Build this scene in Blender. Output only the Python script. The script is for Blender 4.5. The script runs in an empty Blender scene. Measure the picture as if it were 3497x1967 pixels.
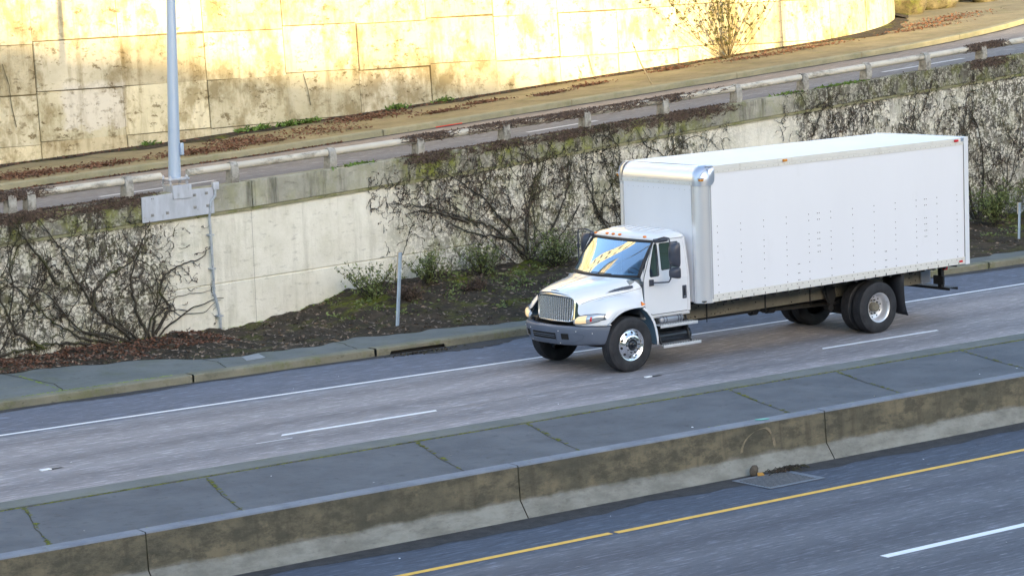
import bpy, bmesh, math, random
import numpy as np
from mathutils import Vector
from mathutils.bvhtree import BVHTree

SC = bpy.context.scene
COL = SC.collection
PI = math.pi
R = math.radians
rng = np.random.default_rng(7)
random.seed(7)

# ------------------------------------------------------------------ camera
cam = bpy.data.cameras.new('camera')
cam.sensor_width = 36.0
cam.lens = 93.65
cam.clip_start = 0.5
cam.clip_end = 4000
camo = bpy.data.objects.new('camera', cam)
COL.objects.link(camo)
camo.location = (-30.5974, -37.8110, 7.7632)
camo.rotation_euler = (1.4456042, 0.0367987, -0.6396936)
SC.camera = camo

# ------------------------------------------------------------------ light
SUN_EL = R(11.0)
SUN_AZ = math.atan2(-0.245, -0.970)          # direction towards the sun, from +Y clockwise
SDIR = Vector((math.sin(SUN_AZ) * math.cos(SUN_EL), math.cos(SUN_AZ) * math.cos(SUN_EL), math.sin(SUN_EL)))
world = bpy.data.worlds.new('World')
SC.world = world
world.use_nodes = True
wn = world.node_tree
sky = wn.nodes.new('ShaderNodeTexSky')
sky.sky_type = 'NISHITA'
sky.sun_disc = False
sky.sun_elevation = SUN_EL
sky.sun_rotation = SUN_AZ
sky.air_density = 1.0
sky.dust_density = 1.5
sky.ozone_density = 1.0
bg = wn.nodes['Background']
bg.inputs[1].default_value = 0.15
wn.links.new(sky.outputs[0], bg.inputs[0])
sun = bpy.data.lights.new('sun', 'SUN')
sun.energy = 3.0
sun.angle = R(0.53)
sun.color = (1.0, 0.75, 0.36)
suno = bpy.data.objects.new('sun', sun)
COL.objects.link(suno)
suno.rotation_euler = SDIR.to_track_quat('Z', 'Y').to_euler()
SC.view_settings.view_transform = 'Standard'
SC.view_settings.look = 'None'
SC.view_settings.exposure = 2.2
SC.view_settings.gamma = 1.0

# ------------------------------------------------------------------ materials
MATS = {}
def nodes_of(name):
    m = bpy.data.materials.new(name)
    m.use_nodes = True
    MATS[name] = m
    return m, m.node_tree, m.node_tree.nodes['Principled BSDF']

def mat(name, col, rough=0.5, metal=0.0, var=0.0, vscale=3.0, bump=0.0, bscale=40.0, coat=0.0, spec=0.5,
        stretch=(1, 1, 1), dirt=None, dirt_scale=2.0, dirt_lo=0.55, dirt_hi=0.75, emit=None):
    m, t, p = nodes_of(name)
    N, L = t.nodes, t.links
    p.inputs['Roughness'].default_value = rough
    p.inputs['Metallic'].default_value = metal
    p.inputs['Specular IOR Level'].default_value = spec
    p.inputs['Coat Weight'].default_value = coat
    p.inputs['Coat Roughness'].default_value = 0.04
    p.inputs['Base Color'].default_value = (*col, 1)
    if emit:
        p.inputs['Emission Color'].default_value = (*emit[0], 1)
        p.inputs['Emission Strength'].default_value = emit[1]
    if var or bump or dirt:
        tc = N.new('ShaderNodeTexCoord')
        mp = N.new('ShaderNodeMapping')
        mp.inputs['Scale'].default_value = stretch
        L.new(tc.outputs['Object'], mp.inputs['Vector'])
        out = None
        if var:
            n = N.new('ShaderNodeTexNoise')
            n.inputs['Scale'].default_value = vscale
            n.inputs['Detail'].default_value = 6
            n.inputs['Roughness'].default_value = 0.65
            L.new(mp.outputs[0], n.inputs['Vector'])
            r = N.new('ShaderNodeValToRGB')
            r.color_ramp.elements[0].position = 0.3
            r.color_ramp.elements[1].position = 0.7
            r.color_ramp.elements[0].color = (*[c * (1 - var) for c in col], 1)
            r.color_ramp.elements[1].color = (*[min(1, c * (1 + var)) for c in col], 1)
            L.new(n.outputs[0], r.inputs[0])
            out = r.outputs[0]
        if dirt:
            n = N.new('ShaderNodeTexNoise')
            n.inputs['Scale'].default_value = dirt_scale
            n.inputs['Detail'].default_value = 8
            n.inputs['Roughness'].default_value = 0.7
            L.new(mp.outputs[0], n.inputs['Vector'])
            mr = N.new('ShaderNodeMapRange')
            mr.inputs[1].default_value = dirt_lo
            mr.inputs[2].default_value = dirt_hi
            L.new(n.outputs[0], mr.inputs[0])
            mx = N.new('ShaderNodeMix')
            mx.data_type = 'RGBA'
            L.new(mr.outputs[0], mx.inputs['Factor'])
            if out: L.new(out, mx.inputs['A'])
            else: mx.inputs['A'].default_value = (*col, 1)
            mx.inputs['B'].default_value = (*dirt, 1)
            out = mx.outputs['Result']
        if out: L.new(out, p.inputs['Base Color'])
        if bump:
            n = N.new('ShaderNodeTexNoise')
            n.inputs['Scale'].default_value = bscale
            n.inputs['Detail'].default_value = 5
            L.new(mp.outputs[0], n.inputs['Vector'])
            b = N.new('ShaderNodeBump')
            b.inputs['Strength'].default_value = min(1, bump)
            b.inputs['Distance'].default_value = 0.02
            L.new(n.outputs[0], b.inputs['Height'])
            L.new(b.outputs[0], p.inputs['Normal'])
    return m

class NB:
    """small node-building helper"""
    def __init__(s, name, rough=0.85):
        s.m, s.t, s.p = nodes_of(name)
        s.p.inputs['Roughness'].default_value = rough
        s.p.inputs['Specular IOR Level'].default_value = 0.3
        s.tc = s.t.nodes.new('ShaderNodeTexCoord').outputs['Object']
        s.sep = s.t.nodes.new('ShaderNodeSeparateXYZ')
        s.t.links.new(s.tc, s.sep.inputs[0])
    def inp(s, sock, v):
        if isinstance(v, bpy.types.NodeSocket): s.t.links.new(v, sock)
        else:
            if isinstance(v, (tuple, list)) and len(v) == 3 and sock.type == 'RGBA': v = (*v, 1)
            sock.default_value = v
    def noise(s, scale, stretch=(1, 1, 1), detail=5, rough=0.6, off=(0, 0, 0), dist=0.0):
        mp = s.t.nodes.new('ShaderNodeMapping')
        mp.inputs['Scale'].default_value = stretch
        mp.inputs['Location'].default_value = off
        s.t.links.new(s.tc, mp.inputs['Vector'])
        n = s.t.nodes.new('ShaderNodeTexNoise')
        n.inputs['Scale'].default_value = scale
        n.inputs['Detail'].default_value = detail
        n.inputs['Roughness'].default_value = rough
        n.inputs['Distortion'].default_value = dist
        s.t.links.new(mp.outputs[0], n.inputs['Vector'])
        return n.outputs[0]
    def rng(s, v, a, b, lo=0.0, hi=1.0):
        n = s.t.nodes.new('ShaderNodeMapRange')
        s.inp(n.inputs[0], v)
        n.inputs[1].default_value = a; n.inputs[2].default_value = b
        n.inputs[3].default_value = lo; n.inputs[4].default_value = hi
        return n.outputs[0]
    def math(s, op, a, b=0.0, c=0.0):
        n = s.t.nodes.new('ShaderNodeMath'); n.operation = op
        s.inp(n.inputs[0], a); s.inp(n.inputs[1], b); s.inp(n.inputs[2], c)
        return n.outputs[0]
    def mix(s, f, a, b, mode='MIX'):
        n = s.t.nodes.new('ShaderNodeMix'); n.data_type = 'RGBA'; n.blend_type = mode
        s.inp(n.inputs['Factor'], f); s.inp(n.inputs['A'], a); s.inp(n.inputs['B'], b)
        return n.outputs['Result']
    def ramp(s, v, stops):
        n = s.t.nodes.new('ShaderNodeValToRGB')
        e = n.color_ramp.elements
        e.remove(e[1])
        e[0].position = stops[0][0]; e[0].color = (*stops[0][1], 1)
        for p, c in stops[1:]:
            el = e.new(p); el.color = (*c, 1)
        s.inp(n.inputs[0], v)
        return n.outputs[0]
    def done(s, col, h=None, strength=0.5, dist=0.02):
        s.inp(s.p.inputs['Base Color'], col)
        if h is not None:
            b = s.t.nodes.new('ShaderNodeBump')
            b.inputs['Strength'].default_value = strength
            b.inputs['Distance'].default_value = dist
            s.t.links.new(h, b.inputs['Height'])
            s.t.links.new(b.outputs[0], s.p.inputs['Normal'])
        return s.m

def g(v): return (v, v, v)

def road_mat(name, bands, base, seedoff=0.0, slope=False):
    """asphalt: aggregate speckle, worn wheel paths along the lane (bands of y), patches"""
    b = NB(name, 0.8)
    y = b.sep.outputs['Y']
    wob = b.noise(0.25, (1, 1, 1), 2)
    yy = b.math('ADD', y, b.math('MULTIPLY', b.math('SUBTRACT', wob, 0.5), 0.35))
    y0, y1 = bands[0][0], bands[-1][0]
    v = b.rng(yy, y0, y1)
    colr = b.ramp(v, [((p - y0) / (y1 - y0), c) for p, c in bands])
    big = b.noise(0.6, (0.18, 1.3, 1), 5, 0.6, (seedoff, 0, 0))
    col = b.mix(b.rng(big, 0.35, 0.65, 0, 0.5), colr, b.mix(1.0, colr, g(0.72), 'MULTIPLY'))
    sp = b.noise(15, (0.13, 1, 1), 4, 0.75, (3 + seedoff, 0, 0))
    col = b.mix(b.rng(sp, 0.53, 0.66, 0, 0.7), col, b.mix(1.0, col, g(2.3), 'MULTIPLY'))
    sp2 = b.noise(18, (0.12, 1, 1), 3, 0.7, (9 + seedoff, 4, 0))
    col = b.mix(b.rng(sp2, 0.53, 0.68, 0, 0.6), col, b.mix(1.0, col, g(0.5), 'MULTIPLY'))
    sp3 = b.noise(13, (0.22, 1, 1), 2, 0.5, (1 + seedoff, 7, 0))
    col = b.mix(b.rng(sp3, 0.72, 0.78, 0, 0.6), col, (0.40, 0.40, 0.41))
    h = b.noise(90, (0.6, 1, 1), 4, 0.8)
    return b.done(col, h, 0.5, 0.01)

def concrete_mat(name, c1, c2, stain=(0.10, 0.095, 0.07), amount=0.5, moss=0.0, vstreak=0.4, sc=1.0, speck=0.5, warm=None, tint=False):
    b = NB(name, 0.9)
    n1 = b.noise(0.9 * sc, (1, 1, 1), 6, 0.65)
    col = b.mix(b.rng(n1, 0.35, 0.65), c1, c2)
    if tint:
        a = b.t.nodes.new('ShaderNodeAttribute'); a.attribute_name = 'tint'
        col = b.mix(1.0, col, a.outputs['Color'], 'MULTIPLY')
    if warm:
        n = b.noise(1.7 * sc, (0.5, 0.5, 1), 5, 0.6, (5, 5, 5))
        col = b.mix(b.rng(n, 0.45, 0.7, 0, 0.8), col, warm)
    if vstreak:
        n2 = b.noise(2.2 * sc, (1.6, 1.6, 0.16), 6, 0.7)
        col = b.mix(b.rng(n2, 0.5, 0.72, 0, vstreak), col, stain)
    if amount:
        n3 = b.noise(3.0 * sc, (0.7, 0.7, 1), 8, 0.75, (2, 1, 7))
        col = b.mix(b.rng(n3, 0.53, 0.68, 0, amount), col, stain)
    if speck:
        n4 = b.noise(11 * sc, (0.45, 0.45, 1), 5, 0.7, (4, 4, 4))
        col = b.mix(b.rng(n4, 0.58, 0.7, 0, speck), col, b.mix(1.0, col, g(0.35), 'MULTIPLY'))
    if moss:
        n5 = b.noise(1.6 * sc, (1, 1, 0.8), 7, 0.7, (8, 1, 3))
        col = b.mix(b.rng(n5, 0.52, 0.66, 0, moss), col, (0.13, 0.15, 0.03))
    h = b.noise(14 * sc, (0.6, 0.6, 1), 7, 0.75)
    return b.done(col, h, 0.6, 0.02)

def glass_mat(name, tint, refl=1.0, gcol=(1, 1, 1)):
    m = bpy.data.materials.new(name); m.use_nodes = True; MATS[name] = m
    t = m.node_tree; t.nodes.clear()
    o = t.nodes.new('ShaderNodeOutputMaterial'); mx = t.nodes.new('ShaderNodeMixShader')
    tr = t.nodes.new('ShaderNodeBsdfTransparent'); gl = t.nodes.new('ShaderNodeBsdfGlossy')
    lw = t.nodes.new('ShaderNodeFresnel'); lw.inputs[0].default_value = 1.55
    mu = t.nodes.new('ShaderNodeMath'); mu.operation = 'MULTIPLY_ADD'
    mu.inputs[1].default_value = refl; mu.inputs[2].default_value = 0.03; mu.use_clamp = True
    gl.inputs['Roughness'].default_value = 0.02; gl.inputs['Color'].default_value = (*gcol, 1)
    tr.inputs[0].default_value = (*tint, 1)
    t.links.new(lw.outputs[0], mu.inputs[0]); t.links.new(mu.outputs[0], mx.inputs[0])
    t.links.new(tr.outputs[0], mx.inputs[1]); t.links.new(gl.outputs[0], mx.inputs[2])
    t.links.new(mx.outputs[0], o.inputs[0])
    return m

# roads
AB = (0.140, 0.156, 0.200)   # smooth bluish shoulder asphalt
AL = (0.300, 0.286, 0.302)   # lane asphalt, worn and light
AD = (0.205, 0.198, 0.214)   # wheel path
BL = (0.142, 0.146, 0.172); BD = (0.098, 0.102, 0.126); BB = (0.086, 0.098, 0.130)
M_ROAD = road_mat('asphalt_main', [(-3.2, AD), (-2.75, AL), (-2.0, (0.31, 0.29, 0.305)), (-1.3, AD), (-0.4, AL), (0.35, AD), (0.9, AL),
                                   (1.5, AL), (2.1, AD), (2.7, (0.26, 0.26, 0.285)), (2.95, AB), (5.6, AB)], AL)
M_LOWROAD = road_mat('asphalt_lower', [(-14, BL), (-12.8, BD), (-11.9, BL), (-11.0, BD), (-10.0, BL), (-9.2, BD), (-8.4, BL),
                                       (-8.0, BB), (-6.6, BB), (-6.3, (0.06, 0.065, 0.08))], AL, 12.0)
M_RAMP = road_mat('asphalt_ramp', [(10, (0.15, 0.15, 0.16)), (11.4, (.14, .14, .155)), (12.2, (.18, .175, .185)), (13.5, (0.17, 0.16, 0.16)), (14.6, (0.24, 0.205, 0.19)), (16, (0.27, 0.23, 0.20)), (20, (0.2, 0.18, 0.17))], AL, 20.0)
M_GUTTER = mat('gutter_dirt', (0.045, 0.043, 0.045), 0.9, var=0.4, vscale=5, bump=0.6, dirt=(0.10, 0.085, 0.07), dirt_scale=9)
M_WHITE = mat('white_paint', (0.78, 0.80, 0.84), 0.6, var=0.06, vscale=8, dirt=(0.3, 0.31, 0.34), dirt_scale=14, dirt_lo=0.66, dirt_hi=0.76)
M_FAINT = mat('faded_paint', (0.20, 0.20, 0.215), 0.7)
M_YELLOW = mat('yellow_paint', (0.80, 0.46, 0.06), 0.6, var=0.12, vscale=6, dirt=(0.35, 0.25, 0.08), dirt_scale=12, dirt_lo=0.66, dirt_hi=0.76)
M_RED = mat('red_paint', (0.7, 0.04, 0.02), 0.6, var=0.1)
M_SLAB = concrete_mat('median_slab', (0.096, 0.105, 0.122), (0.135, 0.145, 0.163), (0.075, 0.08, 0.085), 0.35, 0.0, 0, 1.0, 0.45)
M_CAP = concrete_mat('wall_cap', (0.17, 0.19, 0.235), (0.24, 0.26, 0.30), (0.14, 0.14, 0.14), 0.4, 0.1, 0, 1.5, 0.4)
M_KERB = concrete_mat('kerb_concrete', (0.17, 0.165, 0.125), (0.24, 0.23, 0.175), (0.08, 0.08, 0.05), 0.45, 0.45, 0, 1.4, 0.6)
M_KERB2 = concrete_mat('kerb_upper', (0.24, 0.23, 0.155), (0.33, 0.30, 0.20), (0.16, 0.15, 0.08), 0.3, 0.25, 0, 1.4, 0.5)
M_WALK = concrete_mat('pavement_far', (0.135, 0.148, 0.145), (0.18, 0.19, 0.185), (0.08, 0.085, 0.06), 0.35, 0.25, 0, 1.0, 0.45)
M_WALK2 = concrete_mat('pavement_upper', (0.20, 0.165, 0.095), (0.29, 0.24, 0.14), (0.13, 0.10, 0.06), 0.5, 0.3, 0, 1.0, 0.5)
def barrier_mat():
    b = NB('barrier_concrete', 0.92)
    # object space: z = 0 at the lower road, the face breaks at 0.25
    z = b.math('ADD', b.sep.outputs['Z'], b.math('MULTIPLY', b.math('SUBTRACT', b.noise(2.2, (1, 1, 1), 5, .6), .5), .22))
    low = b.mix(b.rng(b.noise(2.4, (.5, .5, 1.2), 7, .7), .38, .62), (.205, .198, .172), (.305, .297, .262))
    low = b.mix(b.rng(b.noise(6, (.35, .35, 1.3), 5, .7, (3, 2, 1)), .5, .66, 0, .45), low, (.15, .145, .13))
    up = b.mix(b.rng(b.noise(1.4, (.6, .6, 1), 6, .65, (7, 1, 1)), .36, .60), (.105, .098, .073), (.21, .178, .12))
    up = b.mix(b.rng(b.noise(4.5, (.5, .5, 1), 7, .75, (1, 9, 1)), .46, .60, 0, .8), up, (.075, .073, .056))
    up = b.mix(b.rng(b.noise(2.0, (2.2, 2.2, .15), 5, .65, (4, 9, 1)), .52, .68, 0, .5), up, (.07, .065, .05))
    up = b.mix(b.rng(b.noise(3.1, (.7, .7, 1), 5, .6, (9, 9, 4)), .60, .72, 0, .6), up, (.26, .21, .14))
    col = b.mix(b.rng(z, .21, .29), low, up)
    col = b.mix(b.rng(b.noise(17, (.4, .4, 1), 5, .7), .56, .7, 0, .4), col, b.mix(1.0, col, g(.45), 'MULTIPLY'))
    return b.done(col, b.noise(12, (.6, .6, 1), 7, .8), .8, .025)
M_BARR1 = M_BARR2 = barrier_mat()
def vine_zone(name, c1, c2, stain, moss_amt, base_amt, lo):
    b = NB(name, 0.92)
    col = b.mix(b.rng(b.noise(.9, (1, 1, 1), 6, .65), .35, .65), c1, c2)
    col = b.mix(b.rng(b.noise(2.2, (1.6, 1.6, .16), 6, .7), .52, .72, 0, base_amt), col, stain)
    col = b.mix(b.rng(b.noise(9, (.4, .4, 1), 6, .7, (3, 3, 3)), .56, .68, 0, .55), col, b.mix(1.0, col, g(.42), 'MULTIPLY'))
    wob = b.math('MULTIPLY', b.math('SUBTRACT', b.noise(.7, (1, 1, 1), 4), .5), 2.2)
    x = b.math('ADD', b.sep.outputs['X'], wob)
    zone = b.ramp(b.rng(x, -14, 26), [((p + 14) / 40, g(v)) for p, v in ((-14, 1), (-4.6, 1), (-3.7, .0), (1.0, .0), (2.2, .85), (9.6, 1), (10.8, .35), (12.8, .0), (13.6, 1), (25, 1))])
    n = b.noise(7.5, (1.0, 1.0, .55), 7, .8, (1, 1, 1), .6)
    f = b.math('MULTIPLY', b.rng(n, lo, lo + .05), zone)
    nf = b.noise(17, (.8, 1, 1), 5, .75, (2, 8, 1))
    f = b.math('MAXIMUM', f, b.math('MULTIPLY', b.rng(nf, .485, .54), zone))
    n2 = b.noise(1.3, (1, 1, .6), 5, .6, (5, 2, 9))
    f = b.math('MULTIPLY', f, b.rng(n2, .36, .56, .35, 1.0))
    col = b.mix(b.math('MULTIPLY', f, .92), col, b.ramp(b.noise(3), [(.35, (.028, .025, .02)), (.6, (.06, .052, .04)), (.7, (.07, .078, .022))]))
    if moss_amt:
        mz = b.ramp(b.rng(x, -14, 26), [((p + 14) / 40, g(v)) for p, v in ((-14, .9), (-6, .7), (-2, .25), (1.4, .25), (2.2, 1), (9, .8), (11, .3), (18, .4), (25, .6))])
        f = b.math('MULTIPLY', b.rng(b.noise(2.4, (1, 1, .7), 7, .7, (8, 1, 3)), .46, .60, 0, moss_amt), mz)
        col = b.mix(f, col, b.ramp(b.noise(5), [(.35, (.10, .115, .02)), (.65, (.24, .26, .06))]))
    return b.done(col, b.noise(14, (.6, .6, 1), 7, .75), .6, .02)
M_WALL = vine_zone('retaining_concrete', (0.62, 0.60, 0.52), (0.74, 0.725, 0.65), (0.24, 0.23, 0.18), .35, .35, .485)
M_PARA = vine_zone('parapet_concrete', (0.24, 0.238, 0.20), (0.42, 0.41, 0.34), (0.06, 0.06, 0.045), 1.0, .95, .48)
def panel_mat():
    b = NB('panel_concrete', 0.92)
    col = b.mix(b.rng(b.noise(.8, (1, 1, 1), 6, .65), .35, .65), (.56, .50, .33), (.74, .67, .48))
    a = b.t.nodes.new('ShaderNodeAttribute'); a.attribute_name = 'tint'
    col = b.mix(1.0, col, a.outputs['Color'], 'MULTIPLY')
    # soft squarish paler repair at the left, ragged below
    X, Z = b.sep.outputs['X'], b.sep.outputs['Z']     # object z = world z - 3.3
    nz = b.math('MULTIPLY', b.math('SUBTRACT', b.noise(3.2, (1, 1, 1), 6, .6, (2, 2, 2)), .5), .9)
    mx = b.math('MULTIPLY', b.rng(b.math('ADD', X, b.math('MULTIPLY', nz, .5)), -1.32, -1.18), b.rng(b.math('ADD', X, b.math('MULTIPLY', nz, .25)), .50, .42))
    mz = b.math('MULTIPLY', b.rng(b.math('ADD', Z, nz), .58, .70), b.rng(b.math('ADD', Z, b.math('MULTIPLY', nz, .3)), 1.78, 1.66))
    col = b.mix(b.math('MULTIPLY', b.math('MULTIPLY', mx, mz), .85), col, (.66, .61, .52))
    dk = b.mix(1.0, col, (.42, .36, .24), 'MULTIPLY')
    col = b.mix(b.rng(b.noise(1.5, (1, 1, .7), 7, .7, (6, 3, 1)), .48, .62, 0, .75), col, dk)
    col = b.mix(b.rng(b.noise(2.0, (1.8, 1.8, .14), 6, .7), .52, .70, 0, .55), col, dk)
    sp = b.math('MULTIPLY', b.rng(b.noise(8, (.6, .6, 1), 5, .7, (4, 4, 4)), .55, .63), b.rng(b.noise(.9, (1, 1, 1), 4, .6, (1, 7, 4)), .42, .62, .15, .85))
    col = b.mix(sp, col, b.mix(1.0, col, (.25, .20, .12), 'MULTIPLY'))
    return b.done(col, b.noise(12, (.6, .6, 1), 7, .75), .7, .025)
M_PANEL = panel_mat()
M_JOINT = mat('joint_dark', (0.15, 0.125, 0.07), 0.95, var=0.4, vscale=6)
M_PATCH = mat('patch_paint', (0.55, 0.50, 0.41), 0.9, var=0.09, vscale=2, dirt=(0.4, 0.37, 0.3), dirt_scale=5, dirt_lo=0.6)
M_LEDGE = concrete_mat('ledge', (0.30, 0.285, 0.18), (0.22, 0.22, 0.13), (0.06, 0.06, 0.03), 0.7, 0.8, 0, 1.5, 0.5)
M_CRACK = mat('crack_dark', (0.05, 0.05, 0.035), 0.95, var=0.5, vscale=12)

def soil():
    b = NB('soil', 0.95)
    n1 = b.noise(2.2, (0.7, 1, 1), 8, 0.75)
    col = b.ramp(n1, [(0.3, (0.026, 0.021, 0.015)), (0.55, (0.06, 0.047, 0.033)), (0.75, (0.12, 0.088, 0.06))])
    n2 = b.noise(1.1, (0.8, 1.2, 1), 7, 0.7, (4, 4, 2))
    mz = b.rng(b.sep.outputs['Z'], 0.25, 0.6, 0.35, 1.0)
    f = b.math('MULTIPLY', b.rng(n2, 0.53, 0.62), mz)
    col = b.mix(f, col, b.ramp(b.noise(20, (0.5, 1, 1), 3), [(0.35, (0.045, 0.055, 0.008)), (0.65, (0.17, 0.19, 0.015))]))
    return b.done(col, b.noise(16, (0.5, 1, 1), 8, 0.8), 1.0, 0.05)
M_SOIL = soil()
M_GROUND = mat('ground_earth', (0.08, 0.085, 0.06), 0.95, var=0.4, vscale=0.1, bump=0.5, bscale=3)
M_SHADE_HILL = mat('shade_hill_green', (0.05, 0.065, 0.035), 0.95, var=0.4, vscale=0.05, bump=0.8, bscale=1)
def moss(name, c1, c2):
    b = NB(name, 0.95)
    return b.done(b.mix(b.rng(b.noise(9), 0.35, 0.65), c1, c2), b.noise(50), 0.8)
M_MOSS = moss('moss_bright', (0.12, 0.17, 0.02), (0.30, 0.40, 0.05))
M_MOSS2 = moss('moss_olive', (0.07, 0.068, 0.014), (0.19, 0.21, 0.03))
M_VINE = mat('vine_bark', (0.042, 0.036, 0.027), 0.95, var=0.6, vscale=4, bump=0.5, dirt=(0.06, 0.065, 0.02), dirt_scale=1.3, dirt_lo=0.5, dirt_hi=0.62)
M_TWIG = mat('vine_twig', (0.034, 0.029, 0.022), 0.95, var=0.7, vscale=5, dirt=(0.085, 0.09, 0.025), dirt_scale=1.1, dirt_lo=0.52, dirt_hi=0.66)
M_DRY = mat('dry_twig', (0.10, 0.072, 0.058), 0.95, var=0.6, vscale=9)
M_LEAF = mat('dead_leaf', (0.135, 0.065, 0.038), 0.85, var=0.7, vscale=9)
M_LITTER = mat('litter', (0.17, 0.13, 0.10), 0.85, var=0.85, vscale=14)
M_GREEN = mat('shrub_leaf', (0.13, 0.165, 0.05), 0.7, var=0.6, vscale=4)
M_GREEN2 = mat('bush_leaf', (0.085, 0.085, 0.02), 0.75, var=0.5, vscale=5)
M_GRASS = mat('verge_grass', (0.10, 0.17, 0.03), 0.8, var=0.4, vscale=8)
M_BARK = mat('bush_bark', (0.09, 0.065, 0.03), 0.95, var=0.4, vscale=7, bump=0.5)
M_RAIL = mat('rail_paint', (0.50, 0.47, 0.40), 0.55, var=0.12, vscale=3, dirt=(0.13, 0.115, 0.085), dirt_scale=2.6, dirt_lo=0.52, dirt_hi=0.68, stretch=(0.6, 1, 1))
M_POST = mat('rail_post', (0.33, 0.32, 0.29), 0.85, var=0.3, vscale=6, dirt=(0.09, 0.08, 0.07), dirt_scale=5, dirt_lo=0.48, dirt_hi=0.66)
M_POLE = mat('pole_paint', (0.40, 0.49, 0.62), 0.42, metal=0.25, var=0.08, vscale=1.5, stretch=(1, 1, 0.2))
M_GALV = mat('galvanised', (0.47, 0.50, 0.56), 0.5, metal=0.35, var=0.15, vscale=5, dirt=(0.13, 0.125, 0.12), dirt_scale=3.5, dirt_lo=0.56, dirt_hi=0.72, stretch=(1, 1, 0.35))
M_CONDUIT = mat('conduit_metal', (0.36, 0.40, 0.45), 0.5, metal=0.3, var=0.25, vscale=9, dirt=(0.2, 0.19, 0.17), dirt_scale=7)
M_SPOST = mat('post_metal', (0.33, 0.41, 0.50), 0.5, metal=0.3, var=0.15, vscale=8)
M_SIGN = mat('sign_back', (0.45, 0.40, 0.30), 0.6, var=0.1)
M_IRON = mat('cast_iron', (0.05, 0.05, 0.05), 0.7, metal=0.4, var=0.3, vscale=12)
M_FRAMEC = mat('drain_frame', (0.17, 0.19, 0.225), 0.7, var=0.2, vscale=8)
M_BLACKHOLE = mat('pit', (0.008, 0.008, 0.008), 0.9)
M_ROCK = concrete_mat('boulder', (0.045, 0.038, 0.014), (0.16, 0.135, 0.08), (0.015, 0.013, 0.006), 1.0, 0.6, 0, 2.0, 0.6)
M_WOOD = mat('stake_wood', (0.32, 0.26, 0.16), 0.85, var=0.3, vscale=8)
M_TEAL = mat('teal_plastic', (0.12, 0.45, 0.38), 0.4)
M_BOTTLE = mat('brown_rag', (0.09, 0.07, 0.05), 0.8, var=0.4, vscale=15)
M_ORANGE = mat('orange_leaf', (0.45, 0.24, 0.05), 0.8)
# truck
M_BODY = mat('truck_white', (0.70, 0.725, 0.77), 0.22, coat=0.8, var=0.02, vscale=1)
M_BOXW = mat('box_white', (0.74, 0.755, 0.80), 0.34, var=0.02, vscale=0.7, dirt=(0.62, 0.63, 0.66), dirt_scale=0.9, dirt_lo=0.6, dirt_hi=0.9, stretch=(1, 1, 0.3))
M_ROOFW = mat('box_roof', (0.80, 0.82, 0.84), 0.5, var=0.04, vscale=0.8, stretch=(0.4, 1, 1))
M_TRIM = mat('box_rail', (0.66, 0.655, 0.62), 0.4, var=0.04, vscale=2, dirt=(0.40, 0.37, 0.31), dirt_scale=2.4, dirt_lo=0.56, dirt_hi=0.78, stretch=(1, 1, 0.25))
M_ALU = mat('aluminium', (0.86, 0.875, 0.91), 0.27, metal=0.62)
M_ALUC = mat('cap_metal', (0.55, 0.60, 0.70), 0.36, metal=0.8, var=0.06, vscale=6)
M_CHROME = mat('chrome', (0.86, 0.87, 0.90), 0.06, metal=1.0)
M_GRILLE = mat('grille_chrome', (0.90, 0.93, 1.0), 0.14, metal=0.92)
M_RIM = mat('polished_rim', (0.86, 0.87, 0.89), 0.16, metal=0.95)
M_RIMR = mat('steel_rim', (0.66, 0.66, 0.68), 0.33, metal=0.6, var=0.08, vscale=9, dirt=(0.3, 0.28, 0.26), dirt_scale=7, dirt_lo=0.6)
M_BUMP = mat('bumper_grey', (0.105, 0.128, 0.178), 0.42, var=0.1, vscale=3, bump=0.05, bscale=30)
M_BLACK = mat('black_plastic', (0.016, 0.018, 0.022), 0.45, var=0.2, vscale=6)
M_RUBBER = mat('seal_rubber', (0.012, 0.013, 0.018), 0.55)
M_MIRROR = mat('mirror_housing', (0.045, 0.052, 0.075), 0.38, var=0.1, vscale=5)
def tyre():
    b = NB('tyre_rubber', 0.7)
    n = b.noise(5, (1, 1, 1), 5)
    return b.done(b.mix(b.rng(n, 0.35, 0.65), (0.020, 0.021, 0.025), (0.036, 0.037, 0.042)), b.noise(60), 0.2, 0.003)
M_TYRE = tyre()
M_FLAP = mat('flap_rubber', (0.010, 0.012, 0.018), 0.6, var=0.3, vscale=4)
M_CHASS = mat('chassis_paint', (0.19, 0.172, 0.13), 0.6, var=0.25, vscale=3, dirt=(0.13, 0.085, 0.04), dirt_scale=2.2, dirt_lo=0.6, dirt_hi=0.8)
M_DARK = mat('underbody_black', (0.014, 0.014, 0.015), 0.6, var=0.3, vscale=5)
M_SHAFT = mat('driveshaft_metal', (0.07, 0.065, 0.055), 0.45, metal=0.4, var=0.3, vscale=5)
M_TANK = mat('tank_black', (0.022, 0.026, 0.034), 0.25, metal=0.3, var=0.2, vscale=4)
M_TANKG = mat('tank_grey', (0.28, 0.30, 0.34), 0.35, metal=0.5, var=0.1, vscale=4)
M_STEP = mat('step_alu', (0.72, 0.73, 0.75), 0.4, metal=0.5, var=0.08, vscale=9)
M_INNER = mat('inner_fender', (0.16, 0.27, 0.38), 0.55, var=0.15, vscale=3)
M_AMBER = mat('amber_lens', (0.85, 0.22, 0.015), 0.2, coat=1.0)
M_AMBERD = mat('amber_lens_dim', (0.62, 0.25, 0.03), 0.2, coat=1.0)
M_REDL = mat('red_lens', (0.55, 0.01, 0.015), 0.2, coat=1.0)
M_LENS = mat('headlamp_glow', (0.60, 0.47, 0.28), 0.12, coat=1.0, emit=((1.0, 0.66, 0.32), 0.15))
M_CLEAR = mat('headlamp_clear', (0.50, 0.53, 0.56), 0.10, metal=0.5, coat=1.0)
M_SEAT = mat('seat_cloth', (0.12, 0.16, 0.22), 0.9)
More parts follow.
